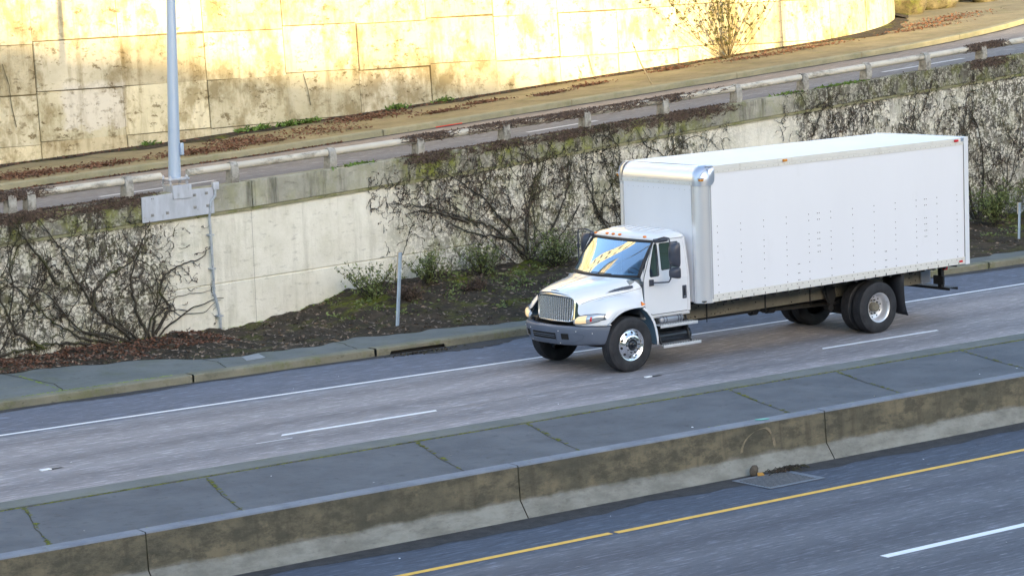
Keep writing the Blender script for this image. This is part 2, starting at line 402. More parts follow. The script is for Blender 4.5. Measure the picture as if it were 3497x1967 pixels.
M_DASH = mat('dashboard', (0.26, 0.29, 0.31), 0.7)
M_CABIN = mat('cabin_trim', (0.10, 0.12, 0.15), 0.9)
M_GLASS = glass_mat('windshield_glass', (0.46, 0.74, 0.95), .62, (0.74, 0.86, 1.0))
M_GLASS2 = glass_mat('side_glass', (0.42, 0.52, 0.50), 1.5)
M_HOLE = mat('hole_black', (0.006, 0.006, 0.006), 0.8)
M_RIVET = mat('rivet', (0.30, 0.30, 0.30), 0.5, metal=0.5)

# ------------------------------------------------------------------ mesh builder
class MB:
    def __init__(s): s.v = []; s.f = []; s.mi = []; s.cur = 0
    def face(s, *idx): s.f.append(tuple(idx)); s.mi.append(s.cur)
    def add(s, vs, fs):
        o = len(s.v); s.v.extend([tuple(map(float, p)) for p in vs])
        for f in fs: s.f.append(tuple(i + o for i in f)); s.mi.append(s.cur)
        return s
    def box(s, x0, x1, y0, y1, z0, z1):
        return s.add([(x0, y0, z0), (x1, y0, z0), (x1, y1, z0), (x0, y1, z0), (x0, y0, z1), (x1, y0, z1), (x1, y1, z1), (x0, y1, z1)],
                     [(0, 3, 2, 1), (4, 5, 6, 7), (0, 1, 5, 4), (1, 2, 6, 5), (2, 3, 7, 6), (3, 0, 4, 7)])
    def rbox(s, x0, x1, y0, y1, z0, z1, b=0.01):
        """chamfered box"""
        bm = bmesh.new()
        r = bmesh.ops.create_cube(bm, size=1.0)
        for v in bm.verts:
            v.co = Vector((x0 + (v.co.x + .5) * (x1 - x0), y0 + (v.co.y + .5) * (y1 - y0), z0 + (v.co.z + .5) * (z1 - z0)))
        bmesh.ops.bevel(bm, geom=list(bm.edges), offset=b, segments=2, affect='EDGES', profile=0.6)
        bm.verts.index_update()
        s.add([v.co[:] for v in bm.verts], [[v.index for v in f.verts] for f in bm.faces]); bm.free()
        return s
    def grid(s, rows, close=False):
        n = len(rows[0]); vs = [p for r in rows for p in r]; fs = []
        for i in range(len(rows) - 1):
            for j in range(n - (0 if close else 1)):
                k = (j + 1) % n
                fs.append((i * n + j, i * n + k, (i + 1) * n + k, (i + 1) * n + j))
        return s.add(vs, fs)
    def tube(s, path, r, n=8, cap=True):
        P = [Vector(p) for p in path]; rows = []
        rr = r if isinstance(r, (list, tuple)) else [r] * len(P)
        up = Vector((0, 0, 1)); prev = None
        for i, p in enumerate(P):
            d = (P[min(i + 1, len(P) - 1)] - P[max(i - 1, 0)]).normalized()
            if prev is None:
                a = d.cross(up)
                if a.length < 0.05: a = d.cross(Vector((1, 0, 0)))
            else:
                a = prev - d * prev.dot(d)
            a.normalize(); prev = a; b = d.cross(a)
            rows.append([p + (a * math.cos(2 * PI * k / n) + b * math.sin(2 * PI * k / n)) * rr[i] for k in range(n)])
        o = len(s.v); s.grid(rows, True)
        if cap:
            s.face(*[o + k for k in range(n)][::-1]); m = o + (len(P) - 1) * n
            s.face(*[m + k for k in range(n)])
        return s
    def cyl(s, p0, p1, r0, r1=None, n=16): return s.tube([p0, p1], [r0, r0 if r1 is None else r1], n)
    def lathe(s, prof, c, axis='y', n=48, sgn=1):
        """prof: (offset along axis, radius)"""
        rows = []
        for a, r in prof:
            row = []
            for k in range(n):
                t = 2 * PI * k / n
                if axis == 'y': row.append((c[0] + r * math.cos(t), c[1] + sgn * a, c[2] + r * math.sin(t)))
                elif axis == 'x': row.append((c[0] + sgn * a, c[1] + r * math.cos(t), c[2] + r * math.sin(t)))
                else: row.append((c[0] + r * math.cos(t), c[1] + r * math.sin(t), c[2] + sgn * a))
            rows.append(row)
        return s.grid(rows, True)
    def disc(s, c, r, nrm, n=10, h=0.004, flat=1.0):
        nrm = Vector(nrm).normalized(); a = nrm.orthogonal().normalized(); b = nrm.cross(a); c = Vector(c)
        o = len(s.v)
        s.v.extend([tuple(c + (a * math.cos(2 * PI * k / n) + b * math.sin(2 * PI * k / n)) * r) for k in range(n)])
        s.v.extend([tuple(c + nrm * h + (a * math.cos(2 * PI * k / n) + b * math.sin(2 * PI * k / n)) * r * 0.8) for k in range(n)])
        for k in range(n):
            s.face(o + k, o + (k + 1) % n, o + n + (k + 1) % n, o + n + k)
        s.face(*[o + n + k for k in range(n)])
        return s
    def poly(s, pts, holes=(), off=None):
        """planar polygon with holes; off: thickness vector"""
        bm = bmesh.new(); edges = []
        for loop in [pts] + list(holes):
            vs = [bm.verts.new(p) for p in loop]
            for i in range(len(vs)): edges.append(bm.edges.new((vs[i], vs[(i + 1) % len(vs)])))
        bmesh.ops.triangle_fill(bm, use_beauty=True, use_dissolve=False, edges=edges)
        if off is not None:
            r = bmesh.ops.extrude_face_region(bm, geom=list(bm.faces))
            bmesh.ops.translate(bm, vec=Vector(off), verts=[e for e in r['geom'] if isinstance(e, bmesh.types.BMVert)])
        bmesh.ops.recalc_face_normals(bm, faces=list(bm.faces))
        bm.verts.index_update()
        s.add([v.co[:] for v in bm.verts], [[v.index for v in f.verts] for f in bm.faces]); bm.free()
        return s
    def mirror(s, c):
        n = len(s.v); s.v.extend([(x, 2 * c - y, z) for x, y, z in s.v[:n]])
        for f, m in list(zip(s.f, s.mi)): s.f.append(tuple(i + n for i in f[::-1])); s.mi.append(m)
        return s
    def shear(s):
        s.v = [(x, y, z + 0.0085 * (x - 5.3)) for x, y, z in s.v]; return s

def wloc(p):
    v = Vector((0, 0, 0))
    while p is not None: v += Vector(p.location); p = p.parent
    return v

def obj(name, mb, mats, parent=None, smooth=35, merge=False, sub=0, solid=None, bevel=None, label=None):
    me = bpy.data.meshes.new(name)
    base = wloc(parent)
    vs = mb.v if base.length == 0 else [(x - base.x, y - base.y, z - base.z) for x, y, z in mb.v]
    me.from_pydata(vs, [], mb.f)
    if not isinstance(mats, (list, tuple)): mats = [mats]
    for m in mats: me.materials.append(m)
    if len(mats) > 1: me.polygons.foreach_set('material_index', mb.mi)
    if merge:
        bm = bmesh.new(); bm.from_mesh(me)
        bmesh.ops.remove_doubles(bm, verts=bm.verts, dist=0.0005)
        bmesh.ops.recalc_face_normals(bm, faces=list(bm.faces)); bm.to_mesh(me); bm.free()
    me.update()
    if smooth:
        me.polygons.foreach_set('use_smooth', [True] * len(me.polygons))
        me.set_sharp_from_angle(angle=R(smooth))
    o = bpy.data.objects.new(name, me)
    COL.objects.link(o)
    if parent is not None: o.parent = parent
    if bevel:
        b = o.modifiers.new('b', 'BEVEL'); b.width = bevel; b.segments = 2; b.limit_method = 'ANGLE'; b.angle_limit = R(40)
    if solid:
        m = o.modifiers.new('s', 'SOLIDIFY'); m.thickness = solid; m.offset = -1
    if sub:
        m = o.modifiers.new('sub', 'SUBSURF'); m.levels = sub; m.render_levels = sub
    if label: o['label'] = label
    return o

def tag(o, label=None, cat=None, group=None, kind=None):
    if label: o['label'] = label
    if cat: o['category'] = cat
    if group: o['group'] = group
    if kind: o['kind'] = kind
    return o

def thing(name, loc, label, cat, group=None):
    o = bpy.data.objects.new(name, None); COL.objects.link(o); o.location = loc
    o.empty_display_size = 0.3
    return tag(o, label, cat, group)

def struct(name, mb, m, smooth=35, kind='structure', **k):
    return tag(obj(name, mb, m, smooth=smooth, **k), kind=kind)

# ================================================================== SETTING
# ---- ramp height and plan curves (the upper road climbs to the right)
_tx = [-60, -9, -6.9, -2.3, 1.9, 7, 12.1, 21.4, 30, 45, 80, 140]
_tz = [1.8, 2.96, 3.045, 3.24, 3.44, 3.73, 4.06, 4.675, 5.25, 6.2, 7.6, 8.5]
def ztop(x): return float(np.interp(x, _tx, _tz))      # top of the parapet
def zr(x): return ztop(x) - 0.15                        # ramp road surface
def ykerb(x): return 15.78 + (0.026 * (x - 21.5) ** 2 if x > 21.5 else 0) - (0 if x < 50 else 0.026 * (x - 50) ** 2 * 0.9)
def ywall(x): return 19.8 + (0.07 * (x - 23.0) ** 2 if x > 23 else 0)
def lerp(a, b, t): return a + (b - a) * t
XS = list(np.concatenate([np.linspace(-80, -14, 12), np.linspace(-13, 34, 95), np.linspace(36, 150, 30)]))

# ---- ground, roads
m = MB(); m.add([(-1500, -1500, -1.6), (1500, -1500, -1.6), (1500, 1500, -1.6), (-1500, 1500, -1.6)], [(0, 1, 2, 3)])
struct('ground', m, M_GROUND, 0)
m = MB(); m.add([(-80, -2.62, 0), (150, -2.62, 0), (150, 5.45, 0), (-80, 5.45, 0)], [(0, 1, 2, 3)])
struct('road', m, M_ROAD, 0)
m = MB(); m.add([(-80, -22, -.67), (150, -22, -.67), (150, -6.25, -.67), (-80, -6.25, -.67)], [(0, 1, 2, 3)])
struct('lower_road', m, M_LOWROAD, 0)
def ramp_strip(fy0, fy1, dz, n=2, xs=XS):
    return MB().grid([[(x, lerp(fy0(x), fy1(x), k / n), zr(x) + dz) for k in range(n + 1)] for x in xs])
struct('ramp_road', ramp_strip(lambda x: 10.24, lambda x: ykerb(x) + 0.02, 0.0), M_RAMP, 0)

# wavy dirt edges in the gutters
def wavy(y0, y1, z, x0=-30, x1=60, step=0.35, amp=0.06, side=1, f=None):
    rows = []; w = 0.0
    x = x0
    while x <= x1:
        w = w * 0.8 + random.uniform(-amp, amp)
        rows.append([(x, y0, z), (x, y1 + side * w, z)]); x += step
    return MB().grid(rows)
struct('gutter', wavy(5.45, 5.22, 0.004, side=1), M_GUTTER, 0)
struct('lower_gutter', wavy(-6.26, -6.72, -0.666, amp=0.09), M_GUTTER, 0)
m = MB()
for xa, xb, wd in ((-1.6, 1.2, .55), (-9, -6.3, .12)):
    rows = []
    for k in range(26):
        t = k / 25; rows.append([(lerp(xa, xb, t), 5.23, .008), (lerp(xa, xb, t), 5.23 - wd * math.sin(PI * t) ** .7 * random.uniform(.7, 1), .008)])
    m.grid(rows)
struct('gutter_silt', m, M_GUTTER, 0)
rows = []
for k, x in enumerate(XS):
    if -12 < x < 34: rows.append([(x, ykerb(x), zr(x) + .006), (x, ykerb(x) - .14 - .07 * math.sin(k * 1.7) * math.cos(k * .6), zr(x) + .006)])
struct('ramp_gutter', MB().grid(rows), M_GUTTER, 0)

# ---- markings
def strip(x0, x1, y, w, z, n=1): return MB().add([(x0, y - w / 2, z), (x1, y - w / 2, z), (x1, y + w / 2, z), (x0, y + w / 2, z)], [(0, 1, 2, 3)])
def line_curve(pts, w, z):
    rows = [[(x, y - w / 2, z), (x, y + w / 2, z)] for x, y in pts]
    return MB().grid(rows)
struct('edge_line', line_curve([(-80, 3.2), (-14, 3.12), (-8, 3.02), (-4, 2.92), (0, 2.83), (5, 2.80), (10, 2.87), (14, 2.96), (25, 3.05), (150, 3.2)], .115, .0045), M_WHITE, 0)
m = MB()
for k in range(-4, 10):
    x = -8.05 + 12.19 * k; m.add([(x, -.64, .0045), (x + .1, -.70, .0045)][0:1] + [(x + 3.15, -.64, .0045), (x + 3.2, -.52, .0045), (x + .1, -.52, .0045)], [(0, 1, 2, 3)])
struct('lane_line', m, M_WHITE, 0)
struct('worn_lane_line', strip(-4.8, 3.9, -.56, .03, .0045), M_FAINT, 0)
m = strip(-8.7, -8.0, -.92, .03, .0045)
struct('paint_scrap', m, M_WHITE, 0)
m = strip(-60, -6.98, -7.96, .13, -.6655); m2 = strip(-6.9, 120, -7.985, .13, -.6655); m.add(m2.v, m2.f)
struct('yellow_line', m, M_YELLOW, 0)
m = MB()
for k in range(-3, 8):
    x = -5.28 + 12.19 * k; mm = strip(x, x + 3.15, -11.85, .16, -.6655); m.add(mm.v, mm.f)
struct('lower_lane_line', m, M_WHITE, 0)
m = MB()
for a, b_ in ((-4.45, -1.65), (6.8, 8.9), (18.4, 21.4), (30, 33), (-15.5, -12.5)):
    rows = [[(lerp(a, b_, k / 6), 12.04, zr(lerp(a, b_, k / 6)) + .006), (lerp(a, b_, k / 6), 12.2, zr(lerp(a, b_, k / 6)) + .006)] for k in range(7)]; m.grid(rows)
struct('ramp_lane_line', m, mat('worn_white_paint', (.5, .51, .53), .7), 0)
m = MB().grid([[(x, ykerb(x) - .008, zr(x) + .010), (x, ykerb(x) - .008, zr(x) + .030)] for x in np.linspace(6.75, 7.55, 6)])
struct('red_kerb_paint', m, M_RED, 0)

# ---- far kerb + pavement below the retaining wall
def kerb_run(xs, yf, w, zb, h, sgn=1, b=0.02):
    """kerb with chamfered lip; road side at yf, width w towards sgn"""
    return MB().grid([[(x, yf(x), zb(x) - .05), (x, yf(x), zb(x) + h - b), (x, yf(x) + sgn * b, zb(x) + h), (x, yf(x) + sgn * w, zb(x) + h), (x, yf(x) + sgn * w, zb(x) - .05)] for x in xs])
m = MB(); n_ = 0
x = -60.0
jl = [-6.2, -2.05, -.35]
segs = [-60, -40, -30, -22, -16, -11.3, -6.2, -2.1, 3.5, 9, 15.2, 21, 27, 40, 60, 150]
for a, b_ in zip(segs[:-1], segs[1:]):
    dy = random.uniform(-.012, .012)
    if a == -2.1:   # inlet kerb piece: raised over the drain mouth
        mm = MB().grid([[(xx, 5.44, .07 if -1.75 < xx < -.45 else -.05), (xx, 5.44, .13), (xx, 5.46, .155), (xx, 5.73, .155)] for xx in (-2.08, -1.8, -1.74, -.46, -.4, 3.48)])
    else:
        mm = kerb_run([a + .02, b_ - .02], lambda x: 5.45 + dy, .28, lambda x: 0, .15)
    m.add(mm.v, mm.f)
struct('kerb', m, M_KERB, 30)
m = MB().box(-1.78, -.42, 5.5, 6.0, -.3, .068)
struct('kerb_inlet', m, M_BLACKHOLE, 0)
m = MB().box(-80, 150, 5.74, 9.98, -.4, .148)
struct('pavement', m, M_WALK, 0)
# pavement joints
def joint_path(pts, w, jit=.02):
    rows = []
    for i in range(len(pts) - 1):
        for k in range(8):
            t = k / 8; p = Vector(pts[i]).lerp(Vector(pts[i + 1]), t)
            rows.append((p.x + random.uniform(-jit, jit), p.y, p.z))
    rows.append(pts[-1])
    return MB().grid([[(x - w / 2, y, z), (x + w / 2, y, z)] for x, y, z in rows])
m = MB()
for x in (-15.8, -11.9, -8.75, -5.3, -2.35, 14.5, 17.5, 20.7):
    mm = joint_path([(x, 5.75, .152), (x + .25, 6.6, .152), (x + .1, 8.6, .152)], .03); m.add(mm.v, mm.f)
struct('pavement_joints', m, M_CRACK, 0)

# ---- soil bank against the retaining wall
_bx = [-80, -14, -9, -6.2, -4.4, -2.5, -1.5, -.6, 0, 1.5, 3.7, 5.4, 12, 19.5, 21.4, 40, 150]
_bh = [.2, .2, .17, .22, .25, .24, .33, .50, .68, .80, .86, .86, .75, .55, .55, .5, .5]
_ex = [-80, -14, -8.66, -7.1, -5.96, -5.3, -4.8, -3.3, -1.5, .3, 2.2, 15.5, 150]
_ey = [8.6, 8.7, 8.54, 8.22, 7.95, 7.2, 6.95, 6.72, 7.0, 6.75, 6.35, 6.4, 6.5]
xs = np.concatenate([np.linspace(-40, -11, 30), np.linspace(-10.9, 24, 300), np.linspace(24.5, 80, 60)])
rows = []
def bank(x, t):
    e = np.interp(x, _ex, _ey) + .10 * math.sin(x * 3.1) + .06 * math.sin(x * 7.7); h = np.interp(x, _bx, _bh)
    y = lerp(e, 10.0, t); z = .149 + (h - .149) * (t ** .9) * (1.0 if t < .9 else 1.0)
    z += (.045 * math.sin(x * 2.3 + t * 5) * math.sin(x * 5.1 + 3 * t) + .02 * math.sin(x * 13 + t * 11)) * min(1, t * 3)
    return (x, y, max(z, .1495 + .002 * t))
for x in xs:
    rows.append([bank(x, t) for t in (0, .06, .15, .25, .35, .45, .55, .65, .75, .85, .93, 1.0)])
struct('soil_bank', MB().grid(rows), M_SOIL, 80)

# ---- median: kerb strip, slab, cap
struct('median_kerb', MB().box(-80, 150, -3.12, -2.62, -.3, .105), M_WALK, 0)
m = MB().box(-80, 150, -5.86, -3.22, -.5, .10)
struct('median', m, M_SLAB, 0)
struct('median_joint_soil', MB().box(-80, 150, -3.23, -3.11, -.5, .088), M_SOIL, 0)
m = MB(); m_ = MB()
for k, x in enumerate([-17.2, -14, -11.0, -7.15, -4.95, -.55, 2.0, 5.2, 8.6, 12, 15.5]):
    mm = joint_path([(x, -3.3, .1045), (x - .5, -4.6, .1045), (x - .85, -5.8, .1045)], .020, .012); m.add(mm.v, mm.f)
struct('median_joints', m, M_CRACK, 0)

# barrier wall (retains the median above the lower road)
bar = thing('median_wall', (0, -6.1, -.67), 'low stained concrete wall with pale sloping foot below the grey median slab', 'wall')
cuts = [-60, -40, -32, -26, -19.9, -13.55, -7.2, -.9, 5.5, 12, 18.5, 25, 32, 40, 60, 100]
m = MB(); m2 = MB(); m3 = MB()
for a, b_ in zip(cuts[:-1], cuts[1:]):
    a_, c_ = a + .010, b_ - .010
    m.grid([[(x, -6.04, .085), (x, -6.07, -.42)] for x in np.linspace(a_, c_, 12)])
    m2.grid([[(x, -6.07, -.42), (x, -6.11, -.47), (x, -6.27, -.68)] for x in np.linspace(a_, c_, 12)])
    m3.grid([[(x, -5.80, .03), (x, -5.80, .115), (x, -6.03, .108), (x, -6.045, .085)] for x in (a_, c_)])
obj('wall_face', m, M_BARR1, bar, 20)
obj('sloping_foot', m2, M_BARR2, bar, 20)
obj('cap_strip', m3, M_CAP, bar, 30)
m = MB().box(-60, 100, -6.02, -5.87, -.9, .07).box(-60, 100, -6.035, -6.02, -.9, .05)
obj('core', m, M_CRACK, bar, 0)
# curved pale scratch on the wall face
m = MB(); pts = []
for k in range(15):
    t = k / 14; ang = PI * (1 - t)
    pts.append((-2.35 + .50 * math.cos(ang) * (1 if ang > PI / 2 else .42) + .1, -6.062, -.33 + .34 * math.sin(ang)))
rows = []
for i, p in enumerate(pts):
    w = .028
    rows.append([(p[0] - w, p[1] - .004 + .05 * (p[2] + .0) * .06, p[2] - w * .3), (p[0] + w, p[1] - .004 + .05 * p[2] * .06, p[2] + w * .3)])
m.grid(rows)
obj('scrape_mark', m, mat('scrape', (0.235, 0.195, 0.13), .9, var=.35, vscale=7, dirt=(.12, .11, .08), dirt_scale=6, dirt_lo=.48, dirt_hi=.62), bar, 0)

# ---- moss (stuff)
def blobs(pts, s0, s1, flat=.4, n=6):
    m = MB()
    for p in pts:
        r = random.uniform(s0, s1); ax = random.uniform(1.0, 2.6)
        top = (p[0], p[1], p[2] + r * flat)
        ring = [(p[0] + r * ax * math.cos(2 * PI * k / n) * random.uniform(.7, 1.2), p[1] + r * math.sin(2 * PI * k / n) * random.uniform(.7, 1.2), p[2]) for k in range(n)]
        o = len(m.v); m.v.extend(ring + [top])
        for k in range(n): m.face(o + k, o + (k + 1) % n, o + n)
    return m
pts = []
x = -20.0
while x < 12:
    x += random.uniform(.012, .05) ; den = .5 + .5 * math.sin(x * .9) * math.sin(x * .37 + 1)
    if random.random() < .55 + .45 * den: pts.append((x, -3.17 + random.gauss(0, .022), .092))
    if random.random() < .25: pts.append((x, -3.17 + random.gauss(0, .02), .098))
for xj in (-14, -11.0, -7.15, -4.95, -.55, 2.0, 5.2):
    for k in range(26):
        t = random.random() ** 1.4; pts.append((xj - .85 * t + random.gauss(0, .012), lerp(-3.3, -5.75, t), .105))
struct('moss', blobs(pts, .010, .030), M_MOSS2, 60, kind='stuff')
pts = []
x = -20.0
while x < 12:
    x += random.uniform(.012, .05); den = math.sin(x * .55 + 1.2) * .5 + .5 * math.sin(x * 1.7)
    if random.random() < .45 + .55 * den: pts.append((x, -5.80 + random.gauss(0, .012), .108))
for k in range(160):
    pts.append((random.uniform(-9.6, -6.5), 5.73 + random.gauss(0, .012), .15))
for k in range(60):
    t = random.random(); pts.append((-8.75 + .25 * t, lerp(5.75, 8.2, t), .15))
for k in range(260):
    xx = random.uniform(-5.5, 1.2); z_ = np.interp(xx, _bx, _bh)
    pts.append((xx, 9.95 + random.gauss(0, .02), z_ + .0))
struct('bright_moss', blobs(pts, .008, .022), M_MOSS, 60, kind='stuff')

# ================================================================== LOWER RETAINING WALL
_lx = [-80, -8, -2.2, 3.8, 12, 21.4, 30, 80, 150]
_lz = [1.0, 2.48, 2.70, 3.04, 3.61, 4.18, 4.72, 7.0, 8.0]
def zl(x): return float(np.interp(x, _lx, _lz))
rw = thing('retaining_wall', (0, 10, 0), 'pale stained concrete retaining wall behind the truck, overgrown with bare vines', 'wall')
XF = list(np.concatenate([np.linspace(-80, -14, 14), np.linspace(-13, 30, 87), np.linspace(32, 150, 25)]))
JV = [-13, -7.6, -2.05, 3.5, 9.0, 14.4, 19.8, 25.4]
JG = .003
m = MB()
edges_ = [-80] + JV + [150]
for a, b_ in zip(edges_[:-1], edges_[1:]):
    xs_ = [a + JG] + [x for x in XF if a + .1 < x < b_ - .1] + [b_ - JG]
    def zm(x): return 1.19 + .03 * (x + 2)
    dy = random.choice([0, .006])
    m.grid([[(x, 10.0 + dy, -.2), (x, 10.0 + dy, max(zm(x) - .02, .1)), (x, 10.02 + dy, max(zm(x), .12)), (x, 10.02 + dy, max(zm(x) + .015, .13)), (x, 9.995 + dy, max(zm(x) + .03, .15)), (x, 9.995 + dy, zl(x) - .07), ] for x in xs_])
obj('wall_face', m, M_WALL, rw, 20)
m = MB().grid([[(x, 10.05, -.2), (x, 10.05, zl(x))] for x in XF])
obj('core', m, M_CRACK, rw, 0)
m = MB().grid([[(x, 10.02, zl(x) - .075), (x, 9.955, zl(x) - .07), (x, 9.95, zl(x) - .012), (x, 9.97, zl(x) - .008), (x, 9.97, zl(x) + .002)] for x in XF])
obj('ledge', m, M_LEDGE, rw, 20)
m = MB()
for a, b_ in zip(edges_[:-1], edges_[1:]):
    xs_ = [a + .008] + [x for x in XF if a + .1 < x < b_ - .1] + [b_ - .008]
    m.grid([[(x, 10.02, zl(x)), (x, 9.935, zl(x) + .003), (x, 9.935, ztop(x) - .02), (x, 9.955, ztop(x)), (x, 10.235, ztop(x)), (x, 10.235, ztop(x) - .4)] for x in xs_])
obj('parapet', m, M_PARA, rw, 20)

# ---- guard rail
gr = thing('guard_rail', (0, 10.1, 3.2), 'weathered white tube guard rail on concrete brackets along the ramp wall', 'railing')
PX = [-13.6, -11.3, -9.0, -7.5, -7.08, -4.9, -2.42, -.0, 2.28, 4.62, 6.92, 9.25, 11.52, 13.68, 15.8, 17.86, 19.9, 22.2, 24.5, 26.8, 29, 31.3, 33.6, 36]
def railz(x): return ztop(x) + .335
for a, b_ in ((-20, -4.12), (-3.5, 60)):
    xs_ = [a] + [x for x in np.arange(-20, 60, 1.0) if a + .2 < x < b_ - .2] + [b_]
    obj('rail_tube', MB().tube([(x, 10.06, railz(x)) for x in xs_], .078, 14), M_RAIL, gr, 60)
for x in PX:
    zt_ = ztop(x) - .003; zr_ = railz(x); m = MB()
    prof = [(9.965, zt_), (9.93, zt_ + .12), (9.935, zt_ + .25), (9.96, zr_ + .03), (10.02, zr_ + .095), (10.10, zr_ + .105), (10.16, zr_ + .06), (10.18, zr_ - .05), (10.2, zt_ + .1), (10.22, zt_)]
    m.grid([[(x - .085, y, z) for y, z in prof], [(x + .085, y, z) for y, z in prof]])
    m.poly([(x - .085, y, z) for y, z in prof]); m.poly([(x + .085, y, z) for y, z in prof])
    obj('post', m, M_POST, gr, 30, merge=True)

# ---- light pole on the wall
lp = thing('light_pole', (-3.63, 10.12, 3.2), 'tall tapered blue grey light pole bolted onto a steel plate on the ramp wall', 'lamp post')
px, py = -3.76, 10.12
m = MB().tube([(px, py, 3.44), (px + .13, py, 7.0), (px + .2, py, 11.5), (px + .22, py, 13)], [.128, .095, .065, .06], 24)
obj('pole', m, M_POLE, lp, 60)
m = MB().tube([(px - .01, py, 12.6), (px - .01, py - .7, 13.2), (px - .01, py - 2.0, 13.4)], [.045, .04, .035], 10)
obj('arm', m, M_POLE, lp, 60)
m = MB().rbox(px - .14, px + .12, py - 2.7, py - 1.95, 13.33, 13.47, .05)
obj('lamp_head', m, M_GALV, lp)
m = MB().rbox(px - .24, px + .24, py - .2, py + .2, 3.40, 3.44, .01)
for sx in (-1, 1):
    for sy in (-1, 1):
        m.cyl((px + sx * .19, py + sy * .15, 3.28), (px + sx * .19, py + sy * .15, 3.50), .018, n=8)
        m.cyl((px + sx * .19, py + sy * .15, 3.44), (px + sx * .19, py + sy * .15, 3.475), .032, n=6)
        m.cyl((px + sx * .19, py + sy * .15, 3.33), (px + sx * .19, py + sy * .15, 3.36), .032, n=6)
obj('base_flange', m, M_GALV, lp)
m = MB().rbox(px + .10, px + .18, py - .14, py - .06, 3.9, 4.15, .02)
obj('hand_hole', m, M_POLE, lp)
m = MB().box(px - .2, px + .24, 9.86, 10.28, 3.02, 3.30)
obj('pedestal', m, M_GALV, lp, bevel=.01)
m = MB(); 
m.poly([(-4.68, 9.915, 2.60), (-3.0, 9.915, 2.66), (-3.0, 9.915, 3.19), (-3.56, 9.915, 3.19), (-3.56, 9.915, 3.17), (-4.68, 9.915, 3.12)], off=(0, -.03, 0))
obj('wall_plate', m, M_GALV, lp, 20)
m = MB()
for x, z in ((-4.45, 2.74), (-4.1, 2.76), (-3.45, 2.82), (-3.15, 2.83), (-3.45, 3.07), (-3.17, 3.09)):
    m.rbox(x - .035, x + .035, 9.87, 9.886, z - .03, z + .03, .006); m.cyl((x, 9.875, z), (x, 9.85, z), .018, n=6)
obj('bolt_washers', m, M_RIVET, lp)
# conduit
cd = thing('conduit_pipe', (-3.0, 9.9, .2), 'thin grey conduit pipe running down the pale wall from a junction box', 'pipe')
obj('pipe', MB().tube([(-2.98, 9.90, .10), (-2.98, 9.90, .45), (-3.03, 9.90, .75), (-3.10, 9.90, 1.0), (-3.10, 9.89, 1.6), (-3.12, 9.89, 2.6), (-3.08, 9.87, 2.9), (-2.97, 9.87, 3.02), (-2.96, 9.87, 3.2)], .028, 10), M_CONDUIT, cd, 60)
obj('junction_box', MB().rbox(-3.02, -2.88, 9.84, 9.94, 3.14, 3.30, .015), M_GALV, cd)
for z in (.5, 1.5, 2.2):
    m = MB().box(-3.16 if z > 1 else -3.05, -3.04 if z > 1 else -2.92, 9.865, 9.995, z, z + .03)
    obj('clamp', m, M_CONDUIT, cd, 0)

# ================================================================== UPPER PAVEMENT + TALL PANEL WALL
m = MB()
us = [-80, -20, -12, -6, -.6, 5.2, 11, 16.6, 21.2, 25.5, 30, 35, 50, 80, 150]
for a, b_ in zip(us[:-1], us[1:]):
    xs_ = [a + .012] + [x for x in XS if a + .05 < x < b_ - .05] + [b_ - .012]
    mm = kerb_run(xs_, ykerb, .26, zr, .15); m.add(mm.v, mm.f)
struct('ramp_kerb', m, M_KERB2, 30)
m = MB().grid([[(x, ykerb(x) + .25, zr(x) - .2), (x, ykerb(x) + .25, zr(x) + .147), (x, ywall(min(x, 45)) + .3 + (0 if x < 29 else 6), zr(x) + .16)] for x in XS])
struct('ramp_pavement', m, M_WALK2, 20)
m = MB()
for x in (-6, -.6, 5.2, 10.8, 16.4, 18.9, 22.5, 26):
    mm = joint_path([(x, ykerb(x) + .27, zr(x) + .152), (x - .4, 18, zr(x - .4) + .16), (x - .6, ywall(x) - .05, zr(x - .6) + .168)], .03, .02); m.add(mm.v, mm.f)
struct('ramp_pavement_joints', m, M_CRACK, 0)
# dark soil strip at the foot of the wall
rows = []
for k, x in enumerate(np.arange(-14, 30, .3)):
    w = .55 + .28 * math.sin(x * .8) + .16 * math.sin(x * 3.3) - (.35 if x > 5 else 0) + (.5 if x > 24 else 0)
    w = max(w, .12); zz = zr(x) + .17
    rows.append([(x, ywall(x) - w, zz - .004), (x, ywall(x) - w * .5, zz + .012), (x, ywall(x) + .05, zz + .03)])
struct('wall_foot_soil', MB().grid(rows), M_SOIL, 60)

